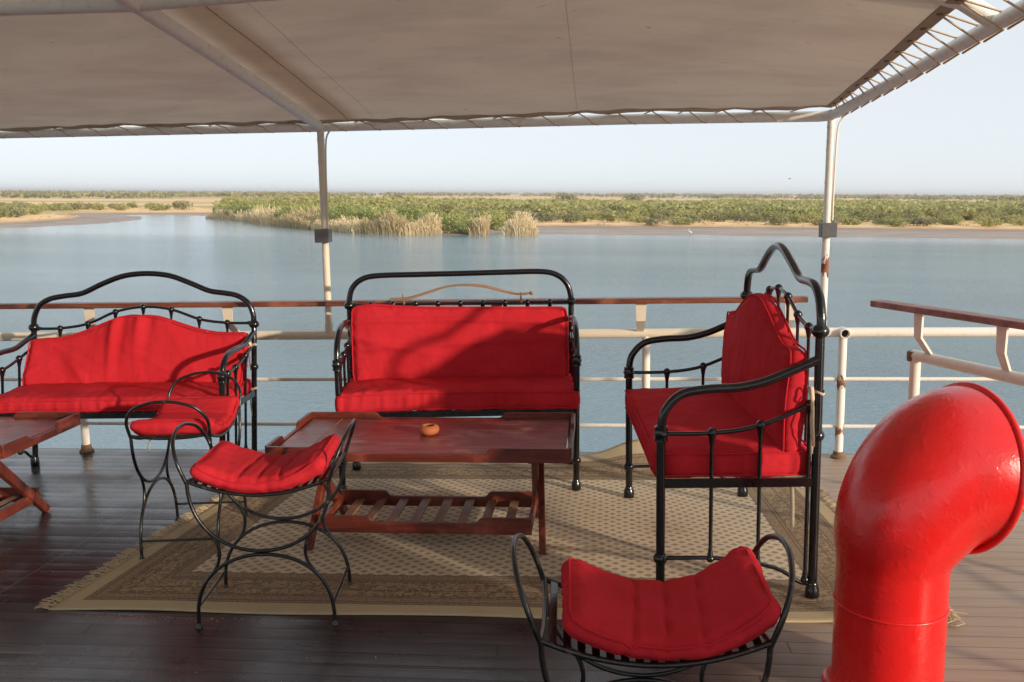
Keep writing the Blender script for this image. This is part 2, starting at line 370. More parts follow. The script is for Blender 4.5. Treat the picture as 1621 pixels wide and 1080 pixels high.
def spl(pts, n=6, closed=False):       # Catmull-Rom through the points
    P = [V(p) for p in pts]; m = len(P); out = []
    for i in range(m if closed else m - 1):
        g = (lambda k: P[k % m]) if closed else (lambda k: P[max(0, min(m - 1, k))])
        a, b, c, d = g(i - 1), g(i), g(i + 1), g(i + 2)
        for k in range(n):
            t = k / n; out.append(.5 * ((2 * b) + (c - a) * t + (2 * a - 5 * b + 4 * c - d) * t * t + (3 * b - a - 3 * c + d) * t ** 3))
    if not closed: out.append(P[-1])
    return out
def interp(tab, x):
    if x <= tab[0][0]: return tab[0][1]
    for (a, p), (b, q) in zip(tab, tab[1:]):
        if x <= b:
            t = (x - a) / (b - a); t = t * t * (3 - 2 * t) if False else t
            return p + (q - p) * t
    return tab[-1][1]
def tag(o, label=None, cat=None, group=None, kind=None):
    if label: o['label'] = label
    if cat: o['category'] = cat
    if group: o['group'] = group
    if kind: o['kind'] = kind
    return o
def empty(name, loc, rz=0, **k):
    o = bpy.data.objects.new(name, None); COL.objects.link(o); o.location = loc; o.rotation_euler = (0, 0, rz); o.empty_display_size = .1
    return tag(o, **k)
def local(root):       # deck coordinates -> this root's coordinates
    M = Matrix.Translation(root.location) @ root.rotation_euler.to_matrix().to_4x4(); return M.inverted()
SHIPSET = []
def ship(o): SHIPSET.append(o); return o

def slab(ax, ay, az, r, step, puff, wr, fn, seed=0, crease=0.006):
    """soft box cushion: rounded box of ax*ay*az, puffed faces, wrinkles, then mapped by fn"""
    mb = MB(); hx, hy, hz = ax / 2, ay / 2, az / 2; idx = {}; vs = []; fs = []
    def pt(p):
        k = (round(p[0], 5), round(p[1], 5), round(p[2], 5))
        if k in idx: return idx[k]
        q = V(p); inn = V((max(-hx + r, min(hx - r, q.x)), max(-hy + r, min(hy - r, q.y)), max(-hz + r, min(hz - r, q.z))))
        d = q - inn; nn = d.normalized() if d.length > 1e-9 else V((0, 0, 1)); s_ = inn + nn * r
        X, Y, Z = q.x / hx, q.y / hy, q.z / hz
        s_.z += math.copysign(1, q.z) * puff * (1 - X ** 4) * (1 - Y ** 4) * abs(Z)
        s_.y += math.copysign(1, q.y) * puff * .8 * (1 - Z ** 2) * (abs(Y) ** 3)
        s_.x += math.copysign(1, q.x) * puff * .8 * (1 - Z ** 2) * (abs(X) ** 3)
        w = noise.noise(V((q.x * 4 + seed, q.y * 5, q.z * 5))) * wr * 1.6 + noise.noise(V((q.x * 11 + seed, q.y * 9, q.z * 9))) * wr * .7
        e = max(abs(X), abs(Y)) ** 3
        # tucks pulled in at the seams
        w += crease * e * (abs(noise.noise(V((q.x * 19 + seed * 3, q.y * 19, q.z * 4)))) * -1.6 + .3)
        # long soft folds across the face
        w += wr * .5 * (1 - abs(noise.noise(V((q.x * 2.6 + q.y * 3.3 + seed, q.y * 1.3 - q.x * .7, seed)))) * 6 if abs(noise.noise(V((q.x * 2.6 + q.y * 3.3 + seed, q.y * 1.3 - q.x * .7, seed)))) < .166 else 0)
        n1 = noise.noise(V((q.x * 13 + seed * 1.7 + q.y * 2, q.y * 2.2, seed))); w -= .0042 * max(0, .11 - abs(n1)) / .11 * (.25 + .75 * Y * Y) * (1 - X ** 8)
        if abs(Y) > .98 and abs(X) < .95: w -= crease * .5 * max(0, noise.noise(V((q.x * 26 + seed, q.y * 26, q.z * 5)))) * (1.2 - abs(Z))
        s_ += nn * w
        idx[k] = len(vs); vs.append(fn(s_)); return idx[k]
    def face(o, du, dv, nu, nv):
        g = [[pt(o + du * i / nu + dv * j / nv) for i in range(nu + 1)] for j in range(nv + 1)]
        for j in range(nv):
            for i in range(nu): fs.append((g[j][i], g[j][i + 1], g[j + 1][i + 1], g[j + 1][i]))
    nx, ny, nz = max(4, int(ax / step)), max(4, int(ay / step)), max(4, int(az / step * 1.3))
    X, Y, Z = V((ax, 0, 0)), V((0, ay, 0)), V((0, 0, az)); o = V((-hx, -hy, -hz))
    face(o + Z, X, Y, nx, ny); face(o, Y, X, ny, nx); face(o, X, Z, nx, nz); face(o + Y, Z, X, nz, nx); face(o, Z, Y, nz, ny); face(o + X, Y, Z, ny, nz)
    mb.add(vs, fs); return mb
def piping(ax, ay, z, r, fn, rad=.0045, off=.0):
    hx, hy = ax / 2 + off, ay / 2 + off; c = r * .9; pts = []
    def seg(a, b, n):
        for i in range(n): pts.append(V(a).lerp(V(b), i / n))
    seg((-hx + c, -hy, z), (hx - c, -hy, z), 24); seg((hx - c * .3, -hy + c * .3, z), (hx, -hy + c, z), 1); seg((hx, -hy + c, z), (hx, hy - c, z), 12)
    seg((hx - c * .3, hy - c * .3, z), (hx - c, hy, z), 1); seg((hx - c, hy, z), (-hx + c, hy, z), 24); seg((-hx + c * .3, hy - c * .3, z), (-hx, hy - c, z), 1)
    seg((-hx, hy - c, z), (-hx, -hy + c, z), 12); seg((-hx + c * .3, -hy + c * .3, z), (-hx + c, -hy, z), 1)
    return MB().tube([fn(p) for p in pts], rad, 6, closed=True)

# ================================================================ THE SETTING (level world)
WZ = -4.4
shore = [(-3000, -300), (-400, 112), (-200, 130), (-130, 134), (-100, 137), (-94, 144), (-91.9, 165), (-97, 190), (-107, 212), (-122, 225), (-108, 228), (-94, 219), (-88.8, 202), (-74.4, 187), (-58, 160),
         (-46, 145), (-36, 133), (-29.5, 130.4), (-23, 132.5), (-16, 131), (-15, 138), (-11, 140), (-7, 136), (5, 136.5), (32, 135.5), (58, 134), (100, 130), (400, 108), (3000, -300)]
def sdist(x, y):
    best = 1e9; p = V((x, y))
    ins = False; n = len(shore)
    for i in range(n - 1):
        a, b = V(shore[i]), V(shore[i + 1]); ab = b - a; t = max(0, min(1, (p - a).dot(ab) / ab.length_squared)); best = min(best, (p - a - ab * t).length)
        if (a.x <= x < b.x) or (b.x <= x < a.x):
            yy = a.y + (b.y - a.y) * (x - a.x) / (b.x - a.x)
            if yy < y: ins = not ins
    return best if ins else -best
def mudw(x):      # width of the mud flat
    return interp([(-400, 16), (-100, 14), (-92, 10), (-88, 1.5), (-20, 1.5), (-14, 22), (0, 30), (60, 32), (400, 34)], x)
def land_z(x, y):
    d = sdist(x, y)
    if d < 0: return WZ - .02 - min(1.5, -d * .08)
    m = mudw(x)
    if d < m: return WZ + .005 + .17 * (d / m) ** 1.5 + noise.noise(V((x * .12, y * .25, 0))) * .035 * min(1, d / 3)
    return min(WZ + .18 + (d - m) * .09, WZ + .62) + noise.noise(V((x * .03, y * .03, 5))) * .10 * min(1, (d - m) / 10)
rs = [100]
while rs[-1] < 260: rs.append(rs[-1] + 1.6)
while rs[-1] < 14000: rs.append(rs[-1] * 1.06)
angs = [math.radians(-62 + i * .55) for i in range(int(124 / .55) + 1)]
mb = MB(); vs = [(r * math.sin(a), r * math.cos(a), land_z(r * math.sin(a), r * math.cos(a)) if r < 1200 else WZ + .62) for r in rs for a in angs]; na = len(angs)
mb.add(vs, [(i * na + k, i * na + k + 1, (i + 1) * na + k + 1, (i + 1) * na + k) for i in range(len(rs) - 1) for k in range(na - 1)])
tag(mb.build('terrain', LAND, ang=180), kind='structure')
tag(MB().add([(-14000, -3000, WZ), (14000, -3000, WZ), (14000, 14000, WZ), (-14000, 14000, WZ)], [(0, 1, 2, 3)]).build('water', WATER, smooth=False), kind='structure')

# ---- vegetation
def set_shade(me, vals):
    a = me.attributes.new('shade', 'FLOAT', 'FACE'); a.data.foreach_set('value', vals)
def leaf_quads(rnd, vs, fs, sh, c, s, shade, up=.35):
    n = V((rnd.gauss(0, 1), rnd.gauss(0, 1), rnd.gauss(0, 1) + up)).normalized(); u = n.orthogonal().normalized(); a = rnd.random() * 6.3; w = n.cross(u)
    e1 = (u * math.cos(a) + w * math.sin(a)) * s; e2 = n.cross(e1) * .55; o = len(vs)
    vs += [c - e1, c - e2 * .9, c + e1, c + e2]; fs.append((o, o + 1, o + 2, o + 3)); sh.append(shade)
def shrub_mesh(name, seed, lobes, n, s, m, flat=.8, hi=1.0):
    rnd = random.Random(seed); vs, fs, sh = [], [], []; L = []
    for i in range(lobes):
        a = rnd.random() * 6.3; d = rnd.random() ** .6 * .62; r = rnd.uniform(.26, .44)
        L.append((V((math.cos(a) * d, math.sin(a) * d, rnd.uniform(.28, .72) * (1 - d * .45) * hi)), r, rnd.random()))
    for i in range(n):
        c, r, q = rnd.choice(L); v = V((rnd.gauss(0, 1), rnd.gauss(0, 1), rnd.gauss(0, 1) * flat)).normalized() * r * rnd.uniform(.62, 1.08)
        p = c + v; p.z = max(.03, p.z); leaf_quads(rnd, vs, fs, sh, p, s * rnd.uniform(.6, 1.3), min(1, max(0, q * .6 + rnd.random() * .4)))
    for i in range(7):
        a = rnd.random() * 6.3; t = V((math.cos(a) * .3, math.sin(a) * .3, .5)); o = len(vs)
        vs += [V((0.02, 0, 0)), V((-.02, .02, 0)), t]; fs.append((o, o + 1, o + 2)); sh.append(0)
    me = bpy.data.meshes.new(name); me.from_pydata([tuple(v) for v in vs], [], fs); me.update(); set_shade(me, sh); me.materials.append(m); return me
SH = [shrub_mesh('shrub', 10 + i, 9, 620, .085, LEAF) for i in range(4)]
SHG = [shrub_mesh('mangrove_shrub', 40 + i, 10, 760, .075, LEAFG) for i in range(3)]
SHD = [shrub_mesh('dull_shrub', 60 + i, 8, 560, .085, LEAFD) for i in range(3)]
rnd = random.Random(3)
def plant(name, me, x, y, w, h, label, group, cat='shrub'):
    o = bpy.data.objects.new(name, me); COL.objects.link(o); o.location = (x, y, land_z(x, y) - .05 * h); o.rotation_euler = (0, 0, rnd.random() * 6.3); o.scale = (w / 2, w / 2, h)
    return tag(o, label, cat, group)
placed = []
def free(x, y, d):
    for a, b in placed:
        if abs(a - x) < d and abs(b - y) < d and (a - x) ** 2 + (b - y) ** 2 < d * d: return False
    placed.append((x, y)); return True
n = 0; tries = 0
# bright green thicket behind the reeds
while n < 70 and tries < 6000:
    tries += 1; y = rnd.uniform(133, 215); x = rnd.uniform(-.43 * y, 2)
    d = sdist(x, y)
    if d < 2.4 or d > 26 or x / y < -.435 or (x > -16 and y < 170): continue
    if not free(x, y, 3.3): continue
    lush = 1 if y < 200 else .9
    plant('mangrove_shrub', rnd.choice(SHG), x, y, rnd.uniform(5, 7.5), rnd.uniform(2.1, 3.1) * (1 + .35 * (x / y < -.2)), 'bright green shrub in the thicket behind the dry reeds', 'green shrubs behind the reeds'); n += 1
n = 0; tries = 0
# grey-green scrub along the right bank
while n < 175 and tries < 20000:
    tries += 1; y = rnd.uniform(165, 222); x = rnd.uniform(-.20 * y, .57 * y)
    d = sdist(x, y) - mudw(x)
    if d < 3 or not free(x, y, 4.3): continue
    f = d < 12
    plant('shrub', rnd.choice(SH if rnd.random() < .72 else SHD), x, y, rnd.uniform(4.5, 7.5), rnd.uniform(1.5, 2.5) if f else rnd.uniform(1.9, 3.0), 'grey green shrub in the belt of scrub along the right bank', 'shrubs along the right bank'); n += 1
n = 0; tries = 0
while n < 80 and tries < 8000:      # left bank
    tries += 1; y = rnd.uniform(172, 300); x = rnd.uniform(-.72 * y, -.455 * y)
    d = sdist(x, y) - mudw(x)
    if d < 9: continue
    k = x / y
    if k > -.50 and rnd.random() < .75: continue
    if y > 255 and rnd.random() < .6: continue
    if not free(x, y, 3.6): continue
    plant('shrub', rnd.choice(SH if rnd.random() < .6 else SHD), x, y, rnd.uniform(4.5, 7.5), rnd.uniform(1.6, 2.7), 'low olive shrub among dry grass on the left bank', 'shrubs on the left bank'); n += 1
plant('tree', SHD[0], -122, 262, 8.5, 3.6, 'round solitary bush on the dry plain above the inlet', None, 'bush')
plant('tree', SHD[1], 114, 265, 7, 4.6, 'darker taller tree standing above the scrub just right of the right awning post', None, 'tree')
plant('tree', SHD[2], -19.5, 560, 22, 7.5, 'isolated round tree far off on the dry plain, nearer the middle of the view', None, 'tree')
plant('tree', SHD[0], 25, 600, 20, 7, 'isolated round tree far off on the plain, right of the other one', None, 'tree')
plant('mangrove_shrub', SHG[1], -19.6, 133.2, 5.0, 2.5, 'bright green mangrove bush on arching roots at the tip of the reed bank', None, 'bush')
def scrub_cloud(name, m, cells, label, seed, q, s):
    r2 = random.Random(seed); vs, fs, sh = [], [], []
    for x, y, w, h, z0 in cells:
        hue = r2.random(); L = [(V((r2.uniform(-.55, .55) * w, r2.uniform(-.55, .55) * w, z0 + h * r2.uniform(.3, .6))), r2.uniform(.35, .55)) for _ in range(4)]
        for i in range(q):
            c, r = r2.choice(L); v = V((r2.gauss(0, 1), r2.gauss(0, 1), abs(r2.gauss(0, 1)))).normalized(); p = V((x, y, 0)) + c + V((v.x * r * w, v.y * r * w, v.z * r * h))
            leaf_quads(r2, vs, fs, sh, p, s * w * r2.uniform(.6, 1.3), hue * .65 + r2.random() * .35, .8)
    me = bpy.data.meshes.new(name); me.from_pydata([tuple(v) for v in vs], [], fs); me.update(); set_shade(me, sh); me.materials.append(m)
    o = bpy.data.objects.new(name, me); COL.objects.link(o); return tag(o, label, 'scrub', kind='stuff')
cells = []
for i in range(4200):
    y = 205 + 330 * rnd.random() ** 1.25; k = rnd.uniform(-.415, .60)
    if i > 2600: y = 135 + 330 * rnd.random() ** 1.3; k = rnd.choice((rnd.uniform(.60, 1.3), rnd.uniform(.60, 1.3), rnd.uniform(-1.4, -.74)))
    x = k * y
    if sdist(x, y) - mudw(x) < (25 if i <= 2600 else 3): continue
    if i > 2600 and k < 0 and rnd.random() < .5: continue
    far_ = (y - 215) / 300
    if k < .12 and y > 390 + 120 * noise.noise(V((k * 9, 3, 1))): continue
    if rnd.random() < .45 * far_ + (.5 if noise.noise(V((x * .015, y * .015, 2))) > .22 else 0): continue
    w = rnd.uniform(3.2, 5.2) * (1 + far_ * .5); cells.append((x, y, w, rnd.uniform(2.0, 3.3) * (1 + .35 * (y < 300 and k < -.2)), land_z(x, y)))
scrub_cloud('scrub', LEAF, cells, 'dense low green scrub covering the far flats behind the bank shrubs', 5, 90, .125)
cells = []
for i in range(3800):
    y = 480 * (4500 / 480) ** rnd.random(); k = rnd.uniform(-.75, .75); x = k * y
    nn = noise.noise(V((x * .0035, y * .0018, 7))) + .35 * noise.noise(V((x * .013, y * .007, 3)))
    if nn < (-.05 if k > .1 else .03) + (.25 if (k < .1 and 480 < y < 620) else 0): continue
    if k < -.40 and y < 640: continue
    w = rnd.uniform(5, 11) * (1 + y / 3000); cells.append((x, y, w, rnd.uniform(2.2, 4.2) * (1 + y / 4200), WZ + .6))
scrub_cloud('distant_scrub', LEAFD, cells, 'distant dull green scrub scattered over the plain up to the horizon', 6, 34, .2)
# dry grass tufts near the banks
cells = []
for i in range(1300):
    y = 150 + 170 * rnd.random() ** 1.3; x = rnd.uniform(-.75, .6) * y; d = sdist(x, y) - mudw(x)
    if d < 1.0 or d > 40 and x / y > -.44: continue
    if x / y > -.44 and x < -14: continue
    cells.append((x, y, rnd.uniform(.8, 1.8), rnd.uniform(.2, .4), land_z(x, y)))
tag(scrub_cloud('dry_grass', REED, cells, 'tufts of dry straw coloured grass along the top of the banks', 9, 14, .16), cat='grass')
# reeds: each stand is a fan of blades
def reeds(line, width, h, n, seed, label, dens=1):
    r2 = random.Random(seed); vs, fs, sh = [], [], []; tot = sum((V(b) - V(a)).length for a, b in zip(line, line[1:]))
    cx = sum(p[0] for p in line) / len(line); cy = sum(p[1] for p in line) / len(line)
    for i in range(n):
        t = r2.random() * tot; tt = t / tot
        for a, b in zip(line, line[1:]):
            L = (V(b) - V(a)).length
            if t <= L: break
            t -= L
        p = V(a).lerp(V(b), min(1, t / L)); nrm = V((-(b[1] - a[1]), b[0] - a[0])).normalized(); dd = r2.random() ** 1.2 * width; p = p + nrm * dd
        ee = min(1, .50 + 3 * min(tt, 1 - tt)); hh = h * ee * r2.uniform(.38, 1.06) * (.86 + .65 * noise.noise(V((p.x * .45, p.y * .45, seed)))) * (.75 + .35 * dd / width)
        if hh < .3: continue
        lean = V((r2.gauss(0, .19), r2.gauss(0, .19), 0)) * hh; z = WZ - .05; B = V((p.x - cx, p.y - cy, z)); w = r2.uniform(.035, .075); ax = V((r2.uniform(-1, 1), r2.uniform(-1, 1) * .5, 0)).normalized() * w
        o = len(vs); mid = B + lean * .35 + V((0, 0, hh * .6)); top = B + lean * 1.1 + V((0, 0, hh)); s_ = r2.random() * .8 + .2 * (dd / width)
        vs += [B - ax, B + ax, mid + ax * .9, mid - ax * .9, top + ax * 1.6, top - ax * .2]; fs += [(o, o + 1, o + 2, o + 3), (o + 3, o + 2, o + 4, o + 5)]; sh += [s_ * .7, s_]
    me = bpy.data.meshes.new('reed_clump'); me.from_pydata([tuple(v) for v in vs], [], fs); me.update(); set_shade(me, sh); me.materials.append(REED)
    o = bpy.data.objects.new('reed_clump', me); COL.objects.link(o); o.location = (cx, cy, 0)
    return tag(o, label, 'reeds', 'stands of dry reeds at the water edge')
reeds([(-88.5, 201), (-80, 194), (-74.4, 186.5)], 5, 2.6, 2600, 1, 'leftmost low stand of straw coloured reeds beside the inlet')
reeds([(-73, 184), (-66, 172), (-60, 163)], 4.5, 3.0, 2600, 2, 'stand of dry reeds left of the left awning post, below the bright green thicket')
reeds([(-58.5, 160.5), (-52, 152), (-47, 145.5)], 4, 2.9, 2600, 3, 'stand of dry reeds directly left of and behind the left awning post')
reeds([(-46, 144), (-40, 137.5), (-36, 133)], 4, 2.3, 2400, 4, 'brown reed stand just right of the left awning post')
reeds([(-35, 132.6), (-31, 130.6), (-28.4, 130.2)], 4.5, 3.2, 3000, 5, 'tallest fan of golden reeds, between the left awning post and the mangrove bush')
reeds([(-28, 130.6), (-25, 131.6), (-22.6, 132.2)], 4, 2.6, 2200, 6, 'low golden reeds just left of the mangrove bush')
reeds([(-18.6, 131.4), (-17, 131), (-16, 131.4)], 4, 2.9, 1500, 7, 'narrow clump of golden reeds just right of the mangrove bush')
reeds([(-13.6, 133.2), (-11, 132.6), (-8.6, 133.4)], 4, 2.8, 2200, 8, 'separate island clump of golden reeds standing alone in the mud')
# ---- birds
e = MB(); e.tube(spl([(0, 0, .42), (0, .0, .5), (.08, 0, .56), (.2, 0, .55), (.36, 0, .47)], 4), [.02, .05, .07, .09, .1, .11, .115, .11, .1, .09, .08, .07, .055, .045, .035, .02, .01][:17], 10)
e = MB(); P = spl([(-.30, 0, .42), (-.16, 0, .48), (0, 0, .55), (.12, 0, .62), (.17, 0, .74), (.11, 0, .86), (.14, 0, .95), (.21, 0, .965)], 4)
e.tube(P, [.012 + .095 * max(0, math.sin(PI * min(1, i / 15))) ** .8 if i < 14 else .024 for i in range(len(P))], 10); e.tube([(.2, 0, .965), (.33, 0, .955)], [.016, .003], 6)
eg = e.build('egret', BIRDW)
for s_ in (-.03, .03): MB().tube([(0, s_, .5), (.02, s_, .25), (-.01, s_, .25), (0, s_, 0)], .010, 6).build('leg', BIRDB, eg)
eg.location = (13.3, 135.2, WZ - .02); eg.scale = (1.1,) * 3; eg.rotation_euler = (0, 0, 2.6); tag(eg, 'small white egret standing in the shallows by the far mud', 'bird')
b = MB(); b.tube(spl([(-.26, 0, 0), (-.1, 0, 0), (.1, 0, .01), (.24, 0, .02)], 3), [.015, .03, .05, .06, .065, .06, .05, .045, .03, .008], 8)
bd = b.build('bird', BIRDB)
for s_ in (-1, 1): MB().add([(.1, 0, .02), (-.1, 0, .02), (-.02, s_ * .3, .15), (.14, s_ * .28, .16), (-.06, s_ * .62, .06), (.1, 0, .0), (-.1, 0, .0), (-.02, s_ * .3, .13), (.14, s_ * .28, .14), (-.06, s_ * .62, .05)],
                     [(0, 1, 2, 3), (3, 2, 4), (8, 7, 6, 5), (9, 7, 8)]).build('wing', BIRDB, bd)
bd.location = (22.0, 110.0, 3.4); bd.scale = (.55,) * 3; bd.rotation_euler = (0, 0, .4); tag(bd, 'small dark bird flying over the far bank', 'bird')

# ================================================================ THE BOAT (deck coordinates)
dk = MB(); N = 40
dk.box((-2.0, .75, -.04), (20, 9.5, .08))
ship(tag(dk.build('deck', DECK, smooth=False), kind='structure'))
wd = MB(); wd.box((-2, 5.485 + .03, -.06), (20, .05, .11)); ship(tag(wd.build('deck_edge', mat_plain('grey_waterway', (.22, .21, .19), .6, .2, 8), smooth=False), kind='structure'))
ship(tag(MB().box((-2, .75, -2.8), (19.6, 9.3, 5.2)).build('ship_hull', HULL, smooth=False), kind='structure'))

# ---- railing along the edge
def rail_thing(): pass
RY = 5.45
rr = empty('deck_railing', (0, RY, 0), label='white pipe railing with long teak handrail along the deck edge behind the benches', cat='railing')
def rl(p): return (p[0], p[1] - RY, p[2])
MB().tube([rl((x, RY + .0 * x, .757 - .0)) for x in (-9, -5, -3, -1, 1.27)], .0285, 16).build('top_pipe', CREAM, rr)
for z in (.478, .19): MB().tube([rl((-9, RY, z)), rl((1.40, RY, z))], .0115, 10).build('lower_rail', WHT, rr)
for x in (-7.9, -5.6, -3.313, -1.03, .278):
    m = MB().tube([rl((x, RY, 0.0)), rl((x, RY, .745))], .0245, 16).build('stanchion', WHT, rr)
    MB().lathe([(.045, 0), (.045, .012), (.034, .02), (.03, .05)], rl((x, RY, 0)), seg=16).build('base_flange', mat_plain('rusty_flange', (.20, .12, .07), .9, .4, 40) if x == -7.9 else bpy.data.materials['rusty_flange'], m)
hy = 5.30
h_ = MB(); h_.bar(rl((-9, hy, .972)), rl((1.175, hy, .972)), .075, .030); hr = h_.build('handrail', RAILW, rr)
def bracket(p_low, p_top, w=.055, th=.010, side=(1, 0, 0)):
    a, b = V(p_low), V(p_top); k = V((b.x, b.y, a.z + (b.z - a.z) * .45)); m = MB(); sd_ = V(side).normalized() * w / 2
    def plate(p, q, wa, wb):
        d = (q - p).normalized(); nn = d.cross(sd_).normalized() * th / 2; s1 = sd_ * wa; s2 = sd_ * wb
        m.add([p - s1 - nn, p + s1 - nn, p + s1 + nn, p - s1 + nn, q - s2 - nn, q + s2 - nn, q + s2 + nn, q - s2 + nn], [(0, 3, 2, 1), (4, 5, 6, 7), (0, 1, 5, 4), (1, 2, 6, 5), (2, 3, 7, 6), (3, 0, 4, 7)])
    plate(a, k, .8, .95); plate(k - (k - a).normalized() * .004, b, .95, 1.15); return m
for x in (-7.7, -6.2, -4.6, -3.12, -2.24, -.60, .241, 1.085):
    bracket(rl((x, RY - .02, .775)), rl((x, hy, .956))).build('bracket', CREAM, rr)
ship(rr)
# ---- right-hand rail past the gap
r2_ = empty('deck_railing', (1.42, RY, 0), label='white pipe railing with flaking end post, starting beside the right awning post', cat='railing')
def q2(p): return (p[0] - 1.42, p[1] - RY, p[2])
MB().tube([q2((1.33, RY, .757)), q2((6.5, RY - .05, .745))], .0285, 16).build('top_pipe', WHT, r2_)
for z in (.478, .19): MB().tube([q2((1.40, RY, z)), q2((6.5, RY - .05, z))], .0115, 10).build('lower_rail', WHT, r2_)
MB().tube([(0, -.01, 0), (0, -.01, .735)], .0245, 16).build('stanchion', STAN, r2_)
MB().lathe([(.045, 0), (.045, .012), (.034, .02), (.03, .04)], (0, -.01, 0), seg=16).build('base_flange', bpy.data.materials['rusty_flange'], r2_)
for x in (4.4,): MB().tube([q2((x, RY - .0, 0)), q2((x, RY, .74))], .0245, 16).build('stanchion', WHT, r2_)
e_ = MB(); e_.tube([(0, .03, .757), (0, -.06, .757)], .030, 18, cap=False); e_.tube([(0, -.06, .757), (0, .02, .757)], .023, 18, cap=False)
e_.tube([(.0265 * math.cos(a), -.060, .757 + .0265 * math.sin(a)) for a in [k * PI / 10 for k in range(20)]], .0038, 8, closed=True)
op = e_.build('open_pipe_end', WHT, r2_); MB().lathe([(.0228, 0), (.0228, .004)], (0, -.03, .757), (0, 1, 0), 18).build('dark_bore', HOLE, op)
ship(r2_)
# ---- stair guard rail with grey handrail on the right
g = empty('stair_railing', (1.6, 4.74, 0), label='white pipe guard rail with grey teak handrail on cranked brackets, behind the red vent', cat='railing')
G0, G1 = V((0, 0, 0)), V((1.12, -2.77, 0))
def gp(t, z, off=0):
    d = (G1 - G0).normalized(); s_ = V((d.y, -d.x, 0)); p = G0.lerp(G1, t) + s_ * off; return V((p.x, p.y, z))
MB().tube([gp(-.005, .745), gp(.2, .748), gp(1, .75)], .0285, 16).build('top_pipe', WHT, g)
for t in (0, .45, 1): MB().tube([gp(t, 0), gp(t, .735)], .0255 if t else .0265, 16).build('stanchion', WHT, g)
MB().tube([gp(0, .17), gp(1, .17)], .0125, 10).build('lower_rail', WHT, g)
H0, H1 = V((-.167, .121, 1.0)), V((1.12, -2.59, 1.0)); MB().bar(H0, H1, .085, .032).build('handrail', RAILG, g)
MB().lathe([(.03, 0), (.033, .01), (.033, .04), (.03, .05)], gp(-.005, .715), seg=16).build('elbow', bpy.data.materials['rusty_flange'], g)
for t in (.032, .194, .36, .52, .69, .85): bracket(gp(t, .768, .0), H0.lerp(H1, t + .065) + V((0, 0, -.017)), .05, .012, tuple((G1 - G0).normalized())).build('bracket', WHT, g)
ship(g)

# ---- awning
def awz(x, y):
    k = interp([(-1.65, .134), (-.9, .15), (0, .148), (.7, .118), (1.15, .068), (1.3, .055)], x); z = 2.043 + (5.45 - y) * k
    if x < -1.65:
        t = (x + 1.65) / -3.2; t = t % 1; z -= .02 * math.sin(PI * t) * min(1, (5.45 - y))
    else: z -= .012 * math.sin(PI * min(1, (x + 1.65) / 2.9)) * min(1, max(0, (5.4 - y)) / 1.2)
    z += .003 * math.exp(-abs(5.4 - y) / .22) * math.sin((x + 6.95) * 2 * PI / .213) + .010 * math.exp(-abs(5.4 - y) / .6) * noise.noise(V((x * 3.1, y * .7, 4)))
    return z + .010 * noise.noise(V((x * 1.7, y * 2.5, 0)))
XL, NX, NY = -8.2, 110, 80
def awedge_x(y): return interp([(-3.2, 1.14), (2.6, 1.165), (3.0, 1.175), (3.6, 1.20), (4.3, 1.25), (5.0, 1.285), (5.42, 1.315)], y)
def awedge_y(x): return 5.415 + .010 * math.sin(x * 9) + .008 * math.sin(x * 23)
aw = empty('awning', (0, 5.4, 2.05), label='large weathered beige canvas awning stretched over the deck', cat='awning')
vs, fs = [], []
for th in (0, .004):
    for j in range(NY + 1):
        for i in range(NX + 1):
            y0 = -3.2 + (5.39 + 3.2) * (j / NY) ** .7; xr = awedge_x(y0); x = XL + (xr - XL) * (i / NX) ** .75; y = -3.2 + (awedge_y(x) + 3.2) * (j / NY) ** .7
            vs.append((x, y - 5.4, awz(x, y) + th - 2.05))
M_ = (NX + 1) * (NY + 1)
for j in range(NY):
    for i in range(NX):
        a = j * (NX + 1) + i; fs += [(a, a + NX + 1, a + NX + 2, a + 1), (M_ + a, M_ + a + 1, M_ + a + NX + 2, M_ + a + NX + 1)]
MB().add(vs, fs[0::2]).build('canvas', AWN, aw)
vs, fs = [], []; K = 160        # doubled hem along the far edge
for i in range(K + 1):
    x = XL + (1.30 - XL) * i / K; y = awedge_y(x) + .004
    for dy, dz in ((0, -.004), (-.045, -.006), (-.05, -.002)): vs.append((x, y + dy - 5.4, awz(x, y + dy) + dz - 2.05 - (.006 * (dy == 0) * (1 + math.sin(x * 14)))))
for i in range(K):
    for k in range(2): fs.append((i * 3 + k, i * 3 + k + 1, i * 3 + k + 4, i * 3 + k + 3))
MB().add(vs, fs).build('hem', HEM, aw)
vs, fs = [], []
for i in range(61):
    y = -3.0 + 8.38 * i / 60; x = awedge_x(y)
    for dx, dz in ((.003, -.003), (-.045, -.005), (-.048, -.002)): vs.append((x + dx, y - 5.4, awz(x + dx, y) + dz - 2.05))
for i in range(60):
    for k in range(2): fs.append((i * 3 + k, i * 3 + k + 1, i * 3 + k + 4, i * 3 + k + 3))
MB().add(vs, fs).build('hem', mat_plain('side_hem_canvas', (.40, .32, .25), .9, .2, 9), aw)
